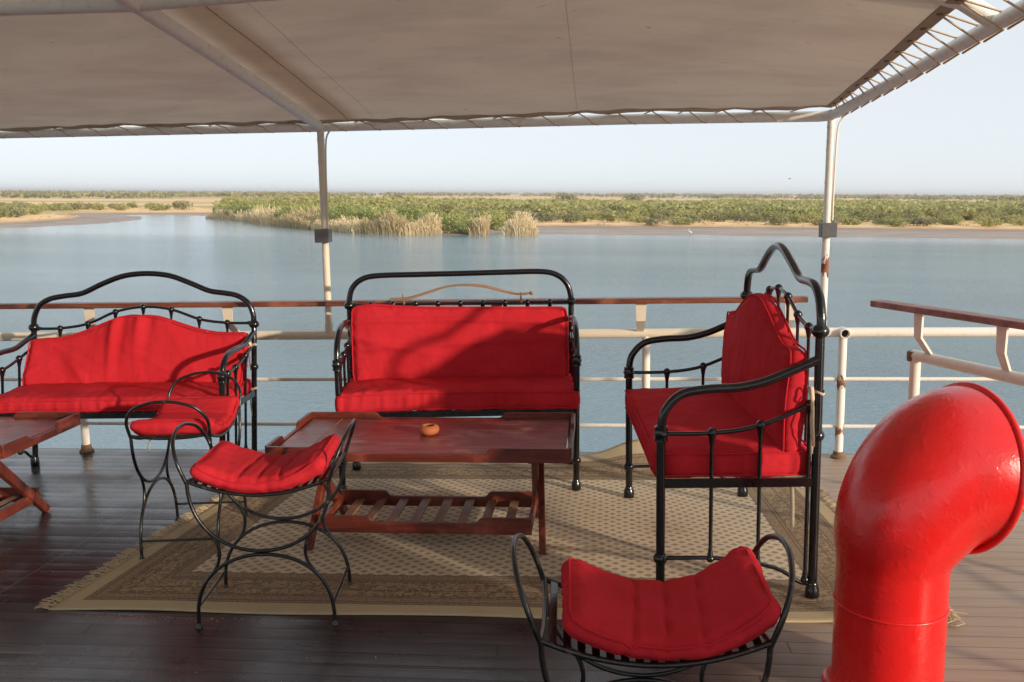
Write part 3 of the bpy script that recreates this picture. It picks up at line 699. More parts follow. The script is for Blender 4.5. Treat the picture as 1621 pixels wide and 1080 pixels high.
# seam with rust stain beside the beam
MB().tube([(-1.46 + .004 * math.sin(y * 5), y - 5.4, awz(-1.46, y) - .001 - 2.05) for y in [5.35 - .1 * i for i in range(76)]], .0022, 6).build('seam', mat_plain('rusty_seam', (.42, .27, .17), .9, .6, 20), aw)
ship(aw)
fr = empty('pipe_support', (-1.66, RY, .757), label='cream painted pipe frame and posts carrying the awning', cat='frame')
def fq(p): return (p[0] + 1.66, p[1] - RY, p[2] - .757)
edge_z = lambda x: interp([(-9, 2.045), (-3.677, 2.026), (-1.65, 2.014), (0.19, 2.008), (1.31, 1.994)], x)
MB().tube([fq((x, RY, edge_z(x))) for x in (-8.4, -6, -3.68, -1.65, .19, 1.24)] + [fq((1.29, 5.42, 1.996)), fq((1.31, 5.36, 1.999))], .030, 16).build('edge_pipe', BRIGHT, fr)
MB().tube([fq(p) for p in spl([(1.31, 5.36, 1.999), (1.31, 4.05, 2.073), (1.31, 3.18, 2.127), (1.32, 0, 2.31), (1.32, -3, 2.45)], 5)], .027, 16).build('side_pipe', BRIGHT, fr)
MB().tube([fq(p) for p in ((-1.65, 5.44, 2.016), (-1.65, 4.026, 2.204), (-1.65, 3.288, 2.296), (-1.65, 0, 2.72), (-1.65, -3, 3.1))], .031, 16).build('beam', BRIGHT, fr)
MB().tube([fq((x, 3.288, z)) for x, z in ((-8.3, 2.33), (-5, 2.32), (-2.16, 2.305), (-1.65, 2.300), (-1.2, 2.318), (-.6, 2.335), (.3, 2.33), (.9, 2.285), (1.2, 2.2), (1.31, 2.13))], .031, 16).build('cross_beam', BRIGHT, fr)
MB().tube([fq((x, 0, 2.72)) for x in (-8.3, -1.65)], .031, 16).build('cross_beam', CREAM, fr)
for nm, (xb, zb), (xt, zt), mt in (('post', (-1.662, .775), (-1.651, 2.0), CREAM), ('post', (1.302, .775), (1.313, 1.985), POSTM), ('post', (-5.6, .77), (-5.6, 2.02), CREAM)):
    m = MB(); m.tube([fq((xb, RY, zb)), fq((xt, RY, zt))], .0215, 16)
    f = lambda z: xb + (xt - xb) * (z - zb) / (zt - zb)
    for z in (1.62, 1.80, 1.93): m.tube([fq((f(z), RY, z)), fq((f(z), RY, z + .012))], .0235, 16)
    m.tube([fq((f(.78), RY, .77)), fq((f(.78), RY, .83))], .0255, 16)
    po = m.build(nm, mt, fr)
    if mt is POSTM: po['label'] = 'post with a brown patch of flaked paint'
    cb = MB(); cb.tube([fq(p) for p in spl([(xt + .06, RY - .02, 1.985), (xt + .035, RY - .015, 1.93), (f(1.75) + .028, RY - .016, 1.75), (f(1.6) + .026, RY - .014, 1.55), (f(1.45) + .026, RY - .016, 1.41)], 5)], .0055, 8); cb.build('cable', CREAM, po)
    zc = 1.37 if xb < 0 else 1.356
    bx_ = MB(); bx_.box(fq((f(zc) - .0, RY - .035, zc)), (.088, .075, .082)); jb = bx_.build('junction_box', GREY, po, smooth=False)
    bv = jb.modifiers.new('b', 'BEVEL'); bv.width = .004; bv.segments = 2
ship(fr)
for xs_, rr_ in ((-1.30, .0007), (-.12, .0007)):
    MB().tube([(xs_, y - 5.4, awz(xs_, y) - .0006 - 2.05) for y in [5.35 - .1 * i for i in range(76)]], rr_, 6).build('seam', bpy.data.materials['rusty_seam'], aw)
def lace(n, f_eye, f_pipe, label, r=.0036, loops=False):
    m = MB(); pts = []
    for i in range(n):
        e0, e1 = V(f_eye(i)), V(f_eye(i + 1)); P0, P1, ax = f_pipe(i)
        # from the eyelet slanting across the pipe's inner face, under it, and back up to the next eyelet
        pts += ([e0, P0, P0.lerp(P1, .5) + V((0, 0, -.008)), P1, P1 + ax, e1] if not loops else [P0 + V((0, .012, 0)), e0 + V((0, .006, 0)), e0 + V((-.006, 0, .003)), e0 + V((0, -.006, .004)), P1 + ax, P1, P0 + V((.004, -.012, -.001))])
    m.tube(pts, r, 6); o = m.build('lacing_rope', ROPE); return ship(tag(o, label, 'rope'))
ex = lambda i: -6.95 + i * .213 + .02 * math.sin(i * 7.1)
def eye_b(i): x = ex(i); y = awedge_y(x) - .012; return (x, y, awz(x, y) - .006)
def pipe_b(i):
    x = ex(i); return V((x + .06, RY - .031, edge_z(x) + .004)), V((x + .115, RY - .012, edge_z(x) - .031)), V((.01, .03, .045))
lace(38, eye_b, pipe_b, 'thin rope lacing the far edge of the canvas to the pipe')
ey = lambda i: 5.25 - i * .185
pz = lambda y: interp([(-3, 2.45), (0, 2.31), (3.18, 2.127), (4.05, 2.073), (5.36, 1.999)], y)
def eye_r(i): y = ey(i); x = awedge_x(y) - .018; return (x, y, awz(x, y) - .006)
def pipe_r(i):
    y = ey(i); return V((1.312, y + .0, pz(y) - .032)), V((1.344, y - .004, pz(y) - .006)), V((-.03, -.004, .02))
lace(32, eye_r, pipe_r, 'thin rope lacing the right side of the canvas to the side pipe, in long loops', .0042, True)
ring_ = MB().tube([(.011 * math.cos(a), .011 * math.sin(a), 0) for a in [k * PI / 6 for k in range(12)]], .004, 6, closed=True).build('eyelet', BRASS, aw)
spots = [V(eye_r(i)) for i in range(33)] + [V(eye_b(i)) for i in range(39)]
for i, p in enumerate(spots):
    o = ring_ if i == 0 else ring_.copy()
    if i: COL.objects.link(o); o.parent = aw
    o.location = p - V((0, 5.4, 2.05)); o.scale = (1, 1, 1) if i < 33 else (.8, .8, .8)

# ---- rug
W_, L_ = 3.36, 2.08
NL, NR, FR_, FL = V((-2.185, 3.225, 0)), V((1.255, 3.275, 0)), V((1.075, 5.33, 0)), V((-1.93, 5.28, 0))
def rugp(u, v):
    p = NL.lerp(NR, u).lerp(FL.lerp(FR_, u), v)
    z = .008 + .004 * noise.noise(V((p.x * 2, p.y * 2, 0)))
    lift = math.exp(-((p.x - .32) / .34) ** 2)
    t = max(0, (v - .90) / .10); p.y += .085 * lift * t; z += .105 * lift * t ** 1.4 + .012 * t * math.sin(p.x * 9) ** 2
    z += .014 * math.exp(-((p.x - 1.0) / .15) ** 2) * max(0, math.sin(p.y * 6))
    p.y += .01 * math.sin(u * 11) * (v > .97) + .006 * math.sin(u * 17) * (v < .02); return V((p.x, p.y, z))
nu, nv = 150, 96
vs = [rugp(i / nu, j / nv) for j in range(nv + 1) for i in range(nu + 1)]
fs = [(j * (nu + 1) + i, j * (nu + 1) + i + 1, (j + 1) * (nu + 1) + i + 1, (j + 1) * (nu + 1) + i) for j in range(nv) for i in range(nu)]
rg = MB().add(vs, fs).build('rug', RUG); uv = rg.data.uv_layers.new(name='UVMap')
for lp in rg.data.loops:
    vi = lp.vertex_index; i, j = vi % (nu + 1), vi // (nu + 1); uv.data[lp.index].uv = (W_ * i / nu, L_ * j / nv)
sm_ = rg.modifiers.new('thick', 'SOLIDIFY'); sm_.thickness = .007; sm_.offset = -1
tag(rg, 'worn beige and brown oriental rug with a fringed edge, laid under the furniture', 'rug'); ship(rg)
fg = MB(); rnd = random.Random(11)
for u in (0, 1):
    for i in range(560):
        v = rnd.random(); p = rugp(u, v); s_ = -1 if u == 0 else 1; L = rnd.uniform(.035, .075)
        d = V((s_, rnd.gauss(0, .45), 0)).normalized(); q = p + d * L; q.z = .006 + rnd.random() * .012; md = (p + q) / 2 + V((0, rnd.gauss(0, .006), rnd.uniform(0, .01)))
        fg.tube([p - d * .004, md, q], [.0018, .0022, .0012], 4)
fg.build('fringe', FRINGE, rg)
tf = MB()
for i in range(26):
    a = rnd.uniform(-1.2, 1.2); b_ = V((1.262, 3.30, .01)); q = b_ + V((math.cos(a) * rnd.uniform(.02, .08), math.sin(a) * .05, rnd.uniform(0, .035))); tf.tube([b_, (b_ + q) / 2 + V((0, 0, .02)), q], .0022, 4)
tf.build('frayed_corner', FRINGE, rg)

# ---- benches made from old iron bed frames
def make_bench(label, Lf, Lj, Rf, Rj, zj, depth, top, kz, nk, zseat, seat_t, arm, side, sk, ctop, cbot, cup, splayed, seed, cin=(-.012, .05), fold=None, cth=.095, cy=.06, r=.0165):
    """Lf/Rf back feet, Lj/Rj where the spindle rail meets the back posts (seen from the front: left, right)"""
    Lf, Lj, Rf, Rj = V(Lf), V(Lj), V(Rf), V(Rj)
    ang = math.atan2(Rf.y - Lf.y, Rf.x - Lf.x); W = (Rj - Lj).length
    root = ship(empty('bench', ((Lf.x + Rf.x) / 2, (Lf.y + Rf.y) / 2, 0), ang, label=label, cat='bench', group='red cushioned benches made of black iron bed frames'))
    inv = local(root); fwd = V((math.sin(ang), -math.cos(ang), 0))
    def P(s, v, z):          # s metres from the left post, v metres forward, z up -> root coordinates
        t = z / zj; a = Lf.lerp(Lj, t); b = Rf.lerp(Rj, t); u = s / W; p = a + (b - a) * u + fwd * v; p.z = z; return inv @ p
    def TP(pts, rad, nm, mt=BLK, par=root, seg=14, **k): return MB().tube([P(*p) for p in pts], rad, seg, **k).build(nm, mt, par)
    # back hoop
    TP([(0, 0, zseat - .06), (0, 0, zj * .75), (0, 0, zj)] + [(s, 0, z) for s, z in [(a.x, a.y) for a in spl([(s, z, 0) for s, z in top], 6)]] + [(W, 0, zj), (W, 0, zj * .75), (W, 0, zseat - .06)], r, 'back_frame')
    for s in (0, W):
        lg = MB(); lg.tube([P(s, 0, 0.0), P(s, 0, zseat - .055)], r * 1.02, 14); l = lg.build('leg', BLK, root)
        b0 = P(s, 0, 0); MB().lathe([(r * 1.45, 0), (r * 1.55, .008), (r * 1.5, .045), (r * 1.2, .055), (r * 1.25, .062), (r * 1.05, .07)], b0).build('ferrule', BLK, l)
        MB().ball(P(s, 0, zj), r * 1.9, 1, .85).build('knuckle', BLK, root)
    # spindle rail
    rail = spl([(s, z, 0) for s, z in kz], 5)
    TP([(a.x, .0, a.y) for a in rail], .0085, 'spindle_rail')
    for i in range(nk):
        s = W * (i + .95) / (nk + .9); z = interp([(a.x, a.y) for a in rail], s); m = MB()
        m.ball(P(s, 0, z), .0185, 1, 1.0); m.tube([P(s, 0, z - .01), P(s, 0, z - .045), P(s, 0, zseat + .03)], [.014, .0068, .0065], 8); m.build('spindle', BLK, root)
    m = MB()
    for s in (0, W):
        d = .045 if s == 0 else -.045; z0 = kz[0][1] if s == 0 else kz[-1][1]; m.tube([P(s, 0, z0), P(s + d, 0, z0)], [.019, .009], 10)
    m.build('rail_socket', BLK, root)
    TP([(0, 0, zseat + .035), (W, 0, zseat + .035)], .007, 'lower_spindle_rail')
    # seat frame: angle iron round the four sides
    m = MB(); zc = zseat - .019
    m.bar(P(.0, depth - .004, zc), P(W, depth - .004, zc), .008, .036); m.bar(P(0, .01, zc), P(W, .01, zc), .008, .036)
    m.bar(P(-.004, 0, zc), P(-.004, depth, zc), .012, .036); m.bar(P(W + .004, 0, zc), P(W + .004, depth, zc), .012, .036)
    for k in range(7): m.bar(P(W * (k + .5) / 7, .01, zc + .012), P(W * (k + .5) / 7, depth - .01, zc + .012), .03, .004)
    m.build('seat_frame', BLK, root)
    for s, sg in ((0, -1), (W, 1)):
        s2 = s + sg * splayed
        # armrest sweeps from back post forward and turns down into the front leg
        TP([(s, 0, arm[-1][1] if False else arm[0][1])] + [(s + sg * splayed * min(1, a.x / depth), a.x, a.y) for a in spl([(v, z, 0) for v, z in arm], 6)], r * .98, 'armrest')
        jz = side[0][1]
        lg = MB(); lg.tube([P(s2, depth, 0), P(s2, depth, jz - .02)], r * 1.0, 14); l = lg.build('leg', BLK, root)
        MB().lathe([(r * 1.45, 0), (r * 1.55, .008), (r * 1.5, .045), (r * 1.2, .055), (r * 1.05, .065)], P(s2, depth, 0)).build('ferrule', BLK, l)
        m = MB(); m.lathe([(r * .9, -.035), (r * 1.5, -.028), (r * 1.35, -.012), (r * 1.7, 0), (r * 1.35, .012), (r * 1.5, .026), (r * .9, .034)], P(s2, depth, jz)); m.build('collar', BLK, root)
        m = MB(); m.ball(P(s2, depth, .173), r * 1.6, 1, .95); m.build('knuckle', BLK, root); m = MB(); m.ball(P(s, 0, zseat + .165 if zj > 1 else zseat + .14), r * 1.6, 1, .95); m.build('knuckle', BLK, root)
        sr = spl([(v, z, 0) for v, z in side], 5)
        TP([(s + sg * splayed * a.x / depth, a.x, a.y) for a in sr], .0088, 'side_rail')
        lr = [(s2, depth, .173), (s + sg * splayed * .6, depth * .6, .17), (s + sg * splayed * .3, depth * .25, .13), (s, .05, .07), (s, 0.0, .065)]
        TP([(a.x, a.y, a.z) for a in spl(lr, 4)], .0085, 'lower_side_rail')
        for v in sk:
            z = interp(sorted((a.x, a.y) for a in sr), v); zb = .17 - (.10 * (1 - v / (depth * .5)) if v < depth * .5 else 0); ss = s + sg * splayed * v / depth
            m = MB(); m.ball(P(ss, v, z), .0195, 1, 1.05); m.tube([P(ss, v, z - .01), P(ss, v, z - .05), P(ss, v, zb + .04), P(ss, v, zb)], [.015, .0078, .0078, .014], 9); m.ball(P(ss, v, zb), .0165); m.build('spindle', BLK, root)
    # seat cushion
    sd = depth + .035 - .02; cx0, cx1 = -cin[0], W + cin[0]
    def fs_(p): return P(W / 2 + p.x, depth / 2 + .02 - p.y * -1 if False else depth / 2 + .015 - p.y, zseat + seat_t / 2 + p.z - .012 * (abs(p.x) / (W / 2)) ** 4)
    cw = cx1 - cx0
    sc_ = slab(cw, sd, seat_t, .032, .010, .006, .0045, fs_, seed, .008).build('seat_cushion', FAB, root, ang=180)
    piping(cw, sd, seat_t / 2 - .014, .03, fs_, .0042, .0015).build('piping', FAB, sc_); piping(cw, sd, -seat_t / 2 + .014, .03, fs_, .0042, .001).build('piping', FAB, sc_)
    # back cushion, its top edge follows ctop(s)
    bw = W - cin[1]; zc0, zc1 = cbot, max(z for s, z in ctop); hgt = zc1 - zc0
    ct = spl([(s, z, 0) for s, z in ctop], 6); ct = [(a.x, a.y) for a in ct]
    def fb_(p):
        s = W / 2 + p.x; q = (p.y / hgt) + .5; zt = interp(ct, s); z = zc0 + (zt - zc0) * q; lean = cup * max(0, 1 - q) ** 1.3
        y = cy + lean + p.z * (.75 + .25 * math.sin(PI * min(1, q * 1.1)))
        if fold: y += fold(s / W, q)
        return P(s, y, z)
    bc = slab(bw, hgt, cth, .036, .010, .012, .006, fb_, seed + 5, .005).build('back_cushion', FAB, root, ang=180)
    piping(bw, hgt, cth / 2 - .012, .034, fb_, .0042, .004).build('piping', FAB, bc); piping(bw, hgt, -cth / 2 + .012, .034, fb_, .0042, .004).build('piping', FAB, bc)
    return root, P, bc, W
def tie(P, par, s, v, z, drop, sg, two=True):
    m = MB(); r_ = .022
    m.tube([P(s + r_ * math.cos(a), v + r_ * math.sin(a), z + .006 * math.sin(2 * a)) for a in [k * PI / 6 for k in range(12)]], .0065, 6, closed=True, flat=.35)
    m.tube(spl([P(s - sg * .03, v + .03, z + .01), P(s - sg * .005, v + .026, z), P(s + sg * .012, v + .025, z - drop * .3), P(s + sg * .004, v + .02, z - drop)], 5), .0085, 6, flat=.3)
    if two:
        m.tube(spl([P(s, v + .024, z), P(s + sg * .03, v + .03, z - drop * .18), P(s + sg * .035, v + .028, z - drop * .55), P(s + sg * .022, v + .02, z - drop * .85)], 5), .0075, 6, flat=.3)
        m.tube(spl([P(s, v + .024, z), P(s + sg * .02, v + .03, z + .025), P(s + sg * .035, v + .03, z - .02), P(s + sg * .01, v + .03, z - .035)], 5), .006, 6, flat=.35)
    m.build('tie', TIE, par)
G = math.exp
# left bench, wavy top
W = 1.34
wav = [(.0, .86), (.003, .92), (.035, .99), (.10, 1.03), (.19, 1.047), (.30, 1.062), (.42, 1.115), (.55, 1.16), (.69, 1.173), (.83, 1.158), (.95, 1.115), (1.07, 1.065), (1.16, 1.05), (1.24, 1.033), (1.305, .99), (1.337, .92), (1.34, .86)]
root, P, bc, W = make_bench('low wavy topped bench at the left, brightly sunlit, its cushion back arched in the middle',
    (-3.475, 5.15, 0), (-3.39, 5.15, .86), (-2.105, 5.225, 0), (-2.05, 5.225, .86), .86, .55, wav,
    [(0, .852), (.165, .852), (.335, .878), (.50, .946), (.67, .974), (.84, .956), (1.02, .893), (1.19, .87), (1.34, .868)], 7, .462, .085,
    [(0.0, .815), (.10, .79), (.20, .765), (.34, .765), (.45, .758), (.52, .72), (.55, .655)], [(.55, .650), (.40, .655), (.25, .675), (.03, .735)], (.16, .33, .46),
    [(0.02, .792), (.20, .80), (.36, .845), (.55, .915), (.66, .925), (.80, .91), (1.0, .845), (1.15, .815), (1.33, .812)], .53, .06, .0, 1.0,
    fold=lambda u, q: .022 * G(-((u - .40) / .018) ** 2) * q - .016 * G(-((u - .44) / .022) ** 2) * q + .018 * G(-((u - .51) / .02) ** 2) * q ** 2 - .014 * G(-((u - .56) / .02) ** 2) * q ** 2 + .012 * G(-((u - .12 - .2 * (1 - q)) / .025) ** 2) * (1 - q) + .03 * (1 - q) ** 2)
tie(P, bc, W - .0, 0.03, .74, .15, -1); tie(P, bc, W, .01, .47, .16, -1, False)
# middle bench, straight top
W = 1.272
strt = [(0, .985), (.002, 1.02), (.02, 1.08), (.07, 1.128), (.16, 1.15), (.40, 1.153), (.64, 1.154), (.90, 1.156), (1.11, 1.155), (1.20, 1.13), (1.25, 1.08), (1.27, 1.02), (1.272, .985)]
root, P, bc, W = make_bench('straight topped bench in the middle, behind the coffee table, its flat cushion partly shaded',
    (-1.431, 5.098, 0), (-1.428, 5.098, .985), (-.174, 5.223, 0), (-.161, 5.223, .98), .982, .455, strt,
    [(0, .985), (.4, .985), (.8, .982), (1.272, .98)], 9, .462, .115,
    [(0, .875), (.10, .90), (.24, .905), (.35, .885), (.43, .82), (.455, .73)], [(.455, .72), (.3, .73), (.15, .765), (.03, .80)], (.13, .25, .37),
    [(0.02, .978), (.15, .985), (.4, .967), (.8, .957), (1.27, .948)], .55, .05, .0, 2.3, cin=(.014, .06),
    fold=lambda u, q: .016 * G(-((u * .55 + q - .62) / .06) ** 2) * (u < .5) * (.5 - u) * 2 + .014 * G(-((q - .86 + .3 * (u - .5) ** 2) / .035) ** 2) + .01 * G(-((q - .45 - u * .18) / .05) ** 2), cth=.085)
tie(P, bc, .0, .03, .86, .10, 1); tie(P, bc, W, .03, .88, .05, 1, False)
mid_P = P
# right bench, turned side-on
W = 1.22
wav2 = [(0, 1.06), (.004, 1.10), (.03, 1.165), (.09, 1.20), (.17, 1.212), (.27, 1.225), (.38, 1.285), (.49, 1.335), (.58, 1.35), (.68, 1.335), (.80, 1.29), (.93, 1.24), (1.04, 1.237), (1.13, 1.228), (1.19, 1.185), (1.216, 1.12), (1.22, 1.072)]
root, P, bc, W = make_bench('tall wavy topped bench at the right, seen side-on and facing left',
    (.745, 4.698, 0), (.745, 4.698, 1.065), (.828, 3.482, 0), (.828, 3.492, 1.065), 1.065, .595, wav2,
    [(0, 1.05), (.16, 1.055), (.30, 1.08), (.46, 1.145), (.61, 1.165), (.76, 1.145), (.92, 1.085), (1.06, 1.06), (1.22, 1.06)], 7, .497, .115,
    [(0, .958), (.10, .915), (.20, .875), (.30, .853), (.42, .848), (.52, .828), (.58, .765), (.595, .695)], [(.595, .676), (.40, .676), (.22, .702), (.03, .782)], (.03, .215, .40),
    [(0.02, .99), (.18, 1.0), (.35, 1.07), (.50, 1.12), (.61, 1.13), (.72, 1.12), (.88, 1.06), (1.04, .995), (1.20, .985)], .585, .02, .0, 4.1, cin=(-.020, .05), cth=.10, cy=.072, r=.0178)
tie(P, bc, W, .0, .83, .24, 1); tie(P, bc, W - .02, .06, .46, .17, 1, False)
# ---- bent branch lying along the middle bench's spindle rail
pts = spl([V((-1.19, 5.09, 1.018)), V((-1.08, 5.10, 1.022)), V((-.97, 5.11, 1.052)), V((-.86, 5.125, 1.083)), V((-.75, 5.135, 1.09)), V((-.64, 5.145, 1.078)), V((-.54, 5.155, 1.050)), V((-.46, 5.165, 1.032)), V((-.385, 5.175, 1.036))], 5)
st = MB(); st.tube(pts, [.008 + .003 * math.sin(i * .3) * .3 for i in range(len(pts))], 10, flat=.7); st.ball(pts[-1], .012)
for p in (V((-1.115, 5.128, .985)), V((-.445, 5.192, .985))): st.tube([p, p + V((0, -.022, .03)), p + V((0, -.03, .06))], [.009, .004, .003], 8)
ship(tag(st.build('bent_stick', STICK), 'bent brown wooden stick resting on the top rail of the middle bench', 'stick'))

# ---- coffee tables
def make_table(x0, y0, label, inset=0):
    LX, LY, ZT = 1.34, .645, .487
    root = ship(empty('coffee_table', (x0, y0, 0), label=label, cat='coffee table', group='mahogany tray tables on folding crossed legs'))
    m = MB().box((0, 0, ZT - .010), (LX - .04, LY - .04, .020)); m.build('tabletop', TOPW, root, smooth=False)
    def lip(L, hi, lo, a, c):      # scalloped profile: tall ends, low middle
        s = .045; return [(-L / 2, -.034), (L / 2, -.034), (L / 2, hi), (L / 2 - a, hi), (L / 2 - a - s * .35, hi - (hi - lo) * .15), (L / 2 - a - s * .7, lo + (hi - lo) * .15), (L / 2 - a - s, lo), (-L / 2 + c + s, lo), (-L / 2 + c + s * .7, lo + (hi - lo) * .15), (-L / 2 + c + s * .35, hi - (hi - lo) * .15), (-L / 2 + c, hi), (-L / 2, hi)]
    for sg in (-1, 1):
        m = MB(); m.prism(lip(LX, .030, .002, .33, .33), (0, sg * (LY / 2) - .009, ZT), (1, 0, 0), (0, 0, 1), (0, .018, 0)); o = m.build('raised_edge', WOODX, root, ang=30); b_ = o.modifiers.new('b', 'BEVEL'); b_.width = .002; b_.segments = 2
        m = MB(); m.prism(lip(LY - .02, .030, .002, .17, .17), (sg * (LX / 2) - .009, 0, ZT), (0, 1, 0), (0, 0, 1), (.018, 0, 0)); o = m.build('raised_edge', WOODY, root, ang=30); b_ = o.modifiers.new('b', 'BEVEL'); b_.width = .002; b_.segments = 2
    # joint between the leaf and the middle board
    MB().box((-.50, 0, ZT + .0012), (.006, LY - .045, .0024)).build('joint_strip', SLATW, root, smooth=False)
    for sx in (-1, 1):
        X = sx * .512
        for k, (a, b) in enumerate((((-.255), .235), (.255, -.235))):
            xx = X + (-.014 if k else .014) * sx; t_ = -.073 if sx > 0 else 0; xx -= inset if (sx > 0 and k == 0) else 0; m = MB(); m.bar((xx, a, 0.0), (xx, b * .45, .29 - .0), .034, .056, up=(1, 0, 0)) if False else m.bar((xx + t_ * a, a, 0), (xx + t_ * b, b, ZT - .03), .056, .030, up=(1, 0, 0))
            # trim the foot flat on the floor
            m.v = [(p[0], p[1] + (a - b) / (ZT - .03) * 0, max(0, p[2])) for p in m.v]
            m.build('leg', WOODZ, root)
        m = MB(); m.bar((X, -LY / 2 + .03, ZT - .034), (X, LY / 2 - .03, ZT - .034), .05, .028); m.build('bearer', WOODY, root)
    sh = MB(); ZS = .108
    for sg in (-1, 1):
        m = MB(); m.prism(lip(.985, .044, .016, .22, .22), (0, sg * .185 - .009, ZS), (1, 0, 0), (0, 0, 1), (0, .018, 0)); o = m.build('shelf_rail', WOODX, root, ang=30); b_ = o.modifiers.new('b', 'BEVEL'); b_.width = .002; b_.segments = 2
        m = MB(); m.bar((sg * .483, -.176, ZS), (sg * .483, .176, ZS), .02, .05); m.build('shelf_end', WOODY, root)
    for i in range(8):
        x = -.385 + .77 * i / 7; m = MB(); m.bar((x, -.175, ZS + .002), (x, .175, ZS + .002), .042, .012); m.build('shelf_slat', SLATW, root)
    return root
make_table(-.80, 4.11, 'mahogany tray table in the middle with a clay ashtray on it')
make_table(-3.375, 4.09, 'mahogany tray table cut off by the left edge of the view', .30)
# ---- clay pot
pt_ = MB(); pt_.lathe([(.010, 0), (.032, .001), (.044, .010), (.049, .022), (.046, .036), (.036, .044), (.028, .045), (.025, .041), (.030, .034), (.034, .024), (.030, .012), (.004, .010)], (-.80, 4.12, .4872), seg=28)
ship(tag(pt_.build('ashtray', CLAY), 'small round terracotta pot used as an ashtray on the middle table', 'ashtray'))

# ---- stools
def make_stool(x0, y0, rz, label, bend=.0, cz=0.0, seed=0, cshift=0):
    root = ship(empty('stool', (x0, y0, 0), rz, label=label, cat='stool', group='wrought iron curved stools with red cushions'))
    ZJ, A, B, S_ = .575, .262, .172, .058; R_ = .0072
    rim = lambda x: ZJ - S_ * (1 - (x / A) ** 2)
    m = MB()
    for y in (-B, B): m.tube([(A * k / 12, y, rim(A * k / 12)) for k in range(-12, 13)], R_, 10)
    for x in (-A, A): m.tube(spl([(x, -B, ZJ), (x * .985, -B * .5, ZJ - .012), (x * .98, 0, ZJ - .016), (x * .985, B * .5, ZJ - .012), (x, B, ZJ)], 4), R_, 10)
    m.build('seat_frame', IRON, root)
    m = MB()
    for k in range(15):
        x = -A * .9 + A * 1.8 * k / 14; z = rim(x) + .004; sl = 2 * S_ * x / A ** 2; rt = Matrix.Rotation(-math.atan(sl), 3, 'Y'); m.box((x, 0, z), (.019, 2 * B, .003), rt)
    m.build('seat_slats', IRON, root, smooth=False)
    for sg in (-1, 1):
        m = MB(); m.tube(spl([(sg * A, -B, ZJ - .01), (sg * (A + .028), -B * 1.02, .645), (sg * (A + .052), -B * .80, .705), (sg * (A + .066), -B * .38, .735), (sg * (A + .07), 0, .742), (sg * (A + .066), B * .38, .735), (sg * (A + .052), B * .80, .705), (sg * (A + .028), B * 1.02, .645), (sg * A, B, ZJ - .01)], 6), R_, 10)
        m.build('arm_loop', IRON, root)
    for y in (-B, B):
        m = MB(); zc = .300
        m.tube([(-(A - .0) * math.cos(a) ** 1.0 if False else -A * math.cos(a), y, ZJ - (ZJ - zc) * math.sin(a) ** .85 if a not in (0,) else ZJ) for a in [PI * k / 30 for k in range(31)]], R_, 10)
        F = .2575
        m.tube([(-F * math.cos(a), y, max(0, (zc - .013) * math.sin(a) ** .72)) for a in [PI * k / 30 for k in range(31)]], R_, 10)
        for sg in (-1, 1):
            m.tube(spl([(sg * .200, y, .385), (sg * .172, y, .345), (sg * .160, y, .300), (sg * .168, y, .255), (sg * .190, y, .218)], 5), R_ * .9, 9)
            m.lathe([(.014, 0), (.014, .006), (.009, .012), (.007, .02)], (sg * F, y, 0), seg=12)
        m.build('side_frame', IRON, root)
    for sg in (-1, 1): MB().tube([(sg * .252, -B, .085), (sg * .252, B, .085)], .0058, 8).build('stretcher', IRON, root)
    cl, cwid, ct = .49, .36, .052
    def f(p):
        X = p.x; t = X / (cl / 2); z = rim(min(A, abs(X))) + .008 + ct / 2 + p.z + .018 * abs(t) ** 2.6 + bend * max(0, t) ** 2.0 - .010 * sum(math.exp(-((t - q_ - .12 * p.y / cwid) / .028) ** 2) for q_ in (-.36 + .02 * (seed % 5), .03 - .015 * (seed % 3), .42)) * (p.z > 0)
        x = X * (1 - .03 * abs(t)) - math.copysign(1, X) * p.z * abs(t) * .75
        return V((x + cshift, p.y, z + cz))
    def fp(p): return f(p)
    c = slab(cl, cwid, ct, .024, .011, .009, .0028, f, seed, .005).build('cushion', FAB, root, ang=180)
    piping(cl, cwid, ct / 2 - .012, .028, f, .0036, .003).build('piping', FAB, c)
    MB().tube(spl([(-.02, B, .50), (-.03, B + .01, .47), (-.055, B + .0, .445)], 4), .007, 6, flat=.3).build('tie', TIE, c)
    return root
make_stool(-1.275, 3.31, math.radians(6), 'stool in the middle of the three, empty, left of the coffee table on the rug', .02, 0, 3)
make_stool(-1.925, 4.015, math.radians(98), 'rearmost stool, turned end-on beside the left bench', .0, 0, 8)
make_stool(.118, 2.155, math.radians(2), 'nearest stool at the bottom of the view, cut off by its edge, its cushion shaded', .036, 0, 12, .035)

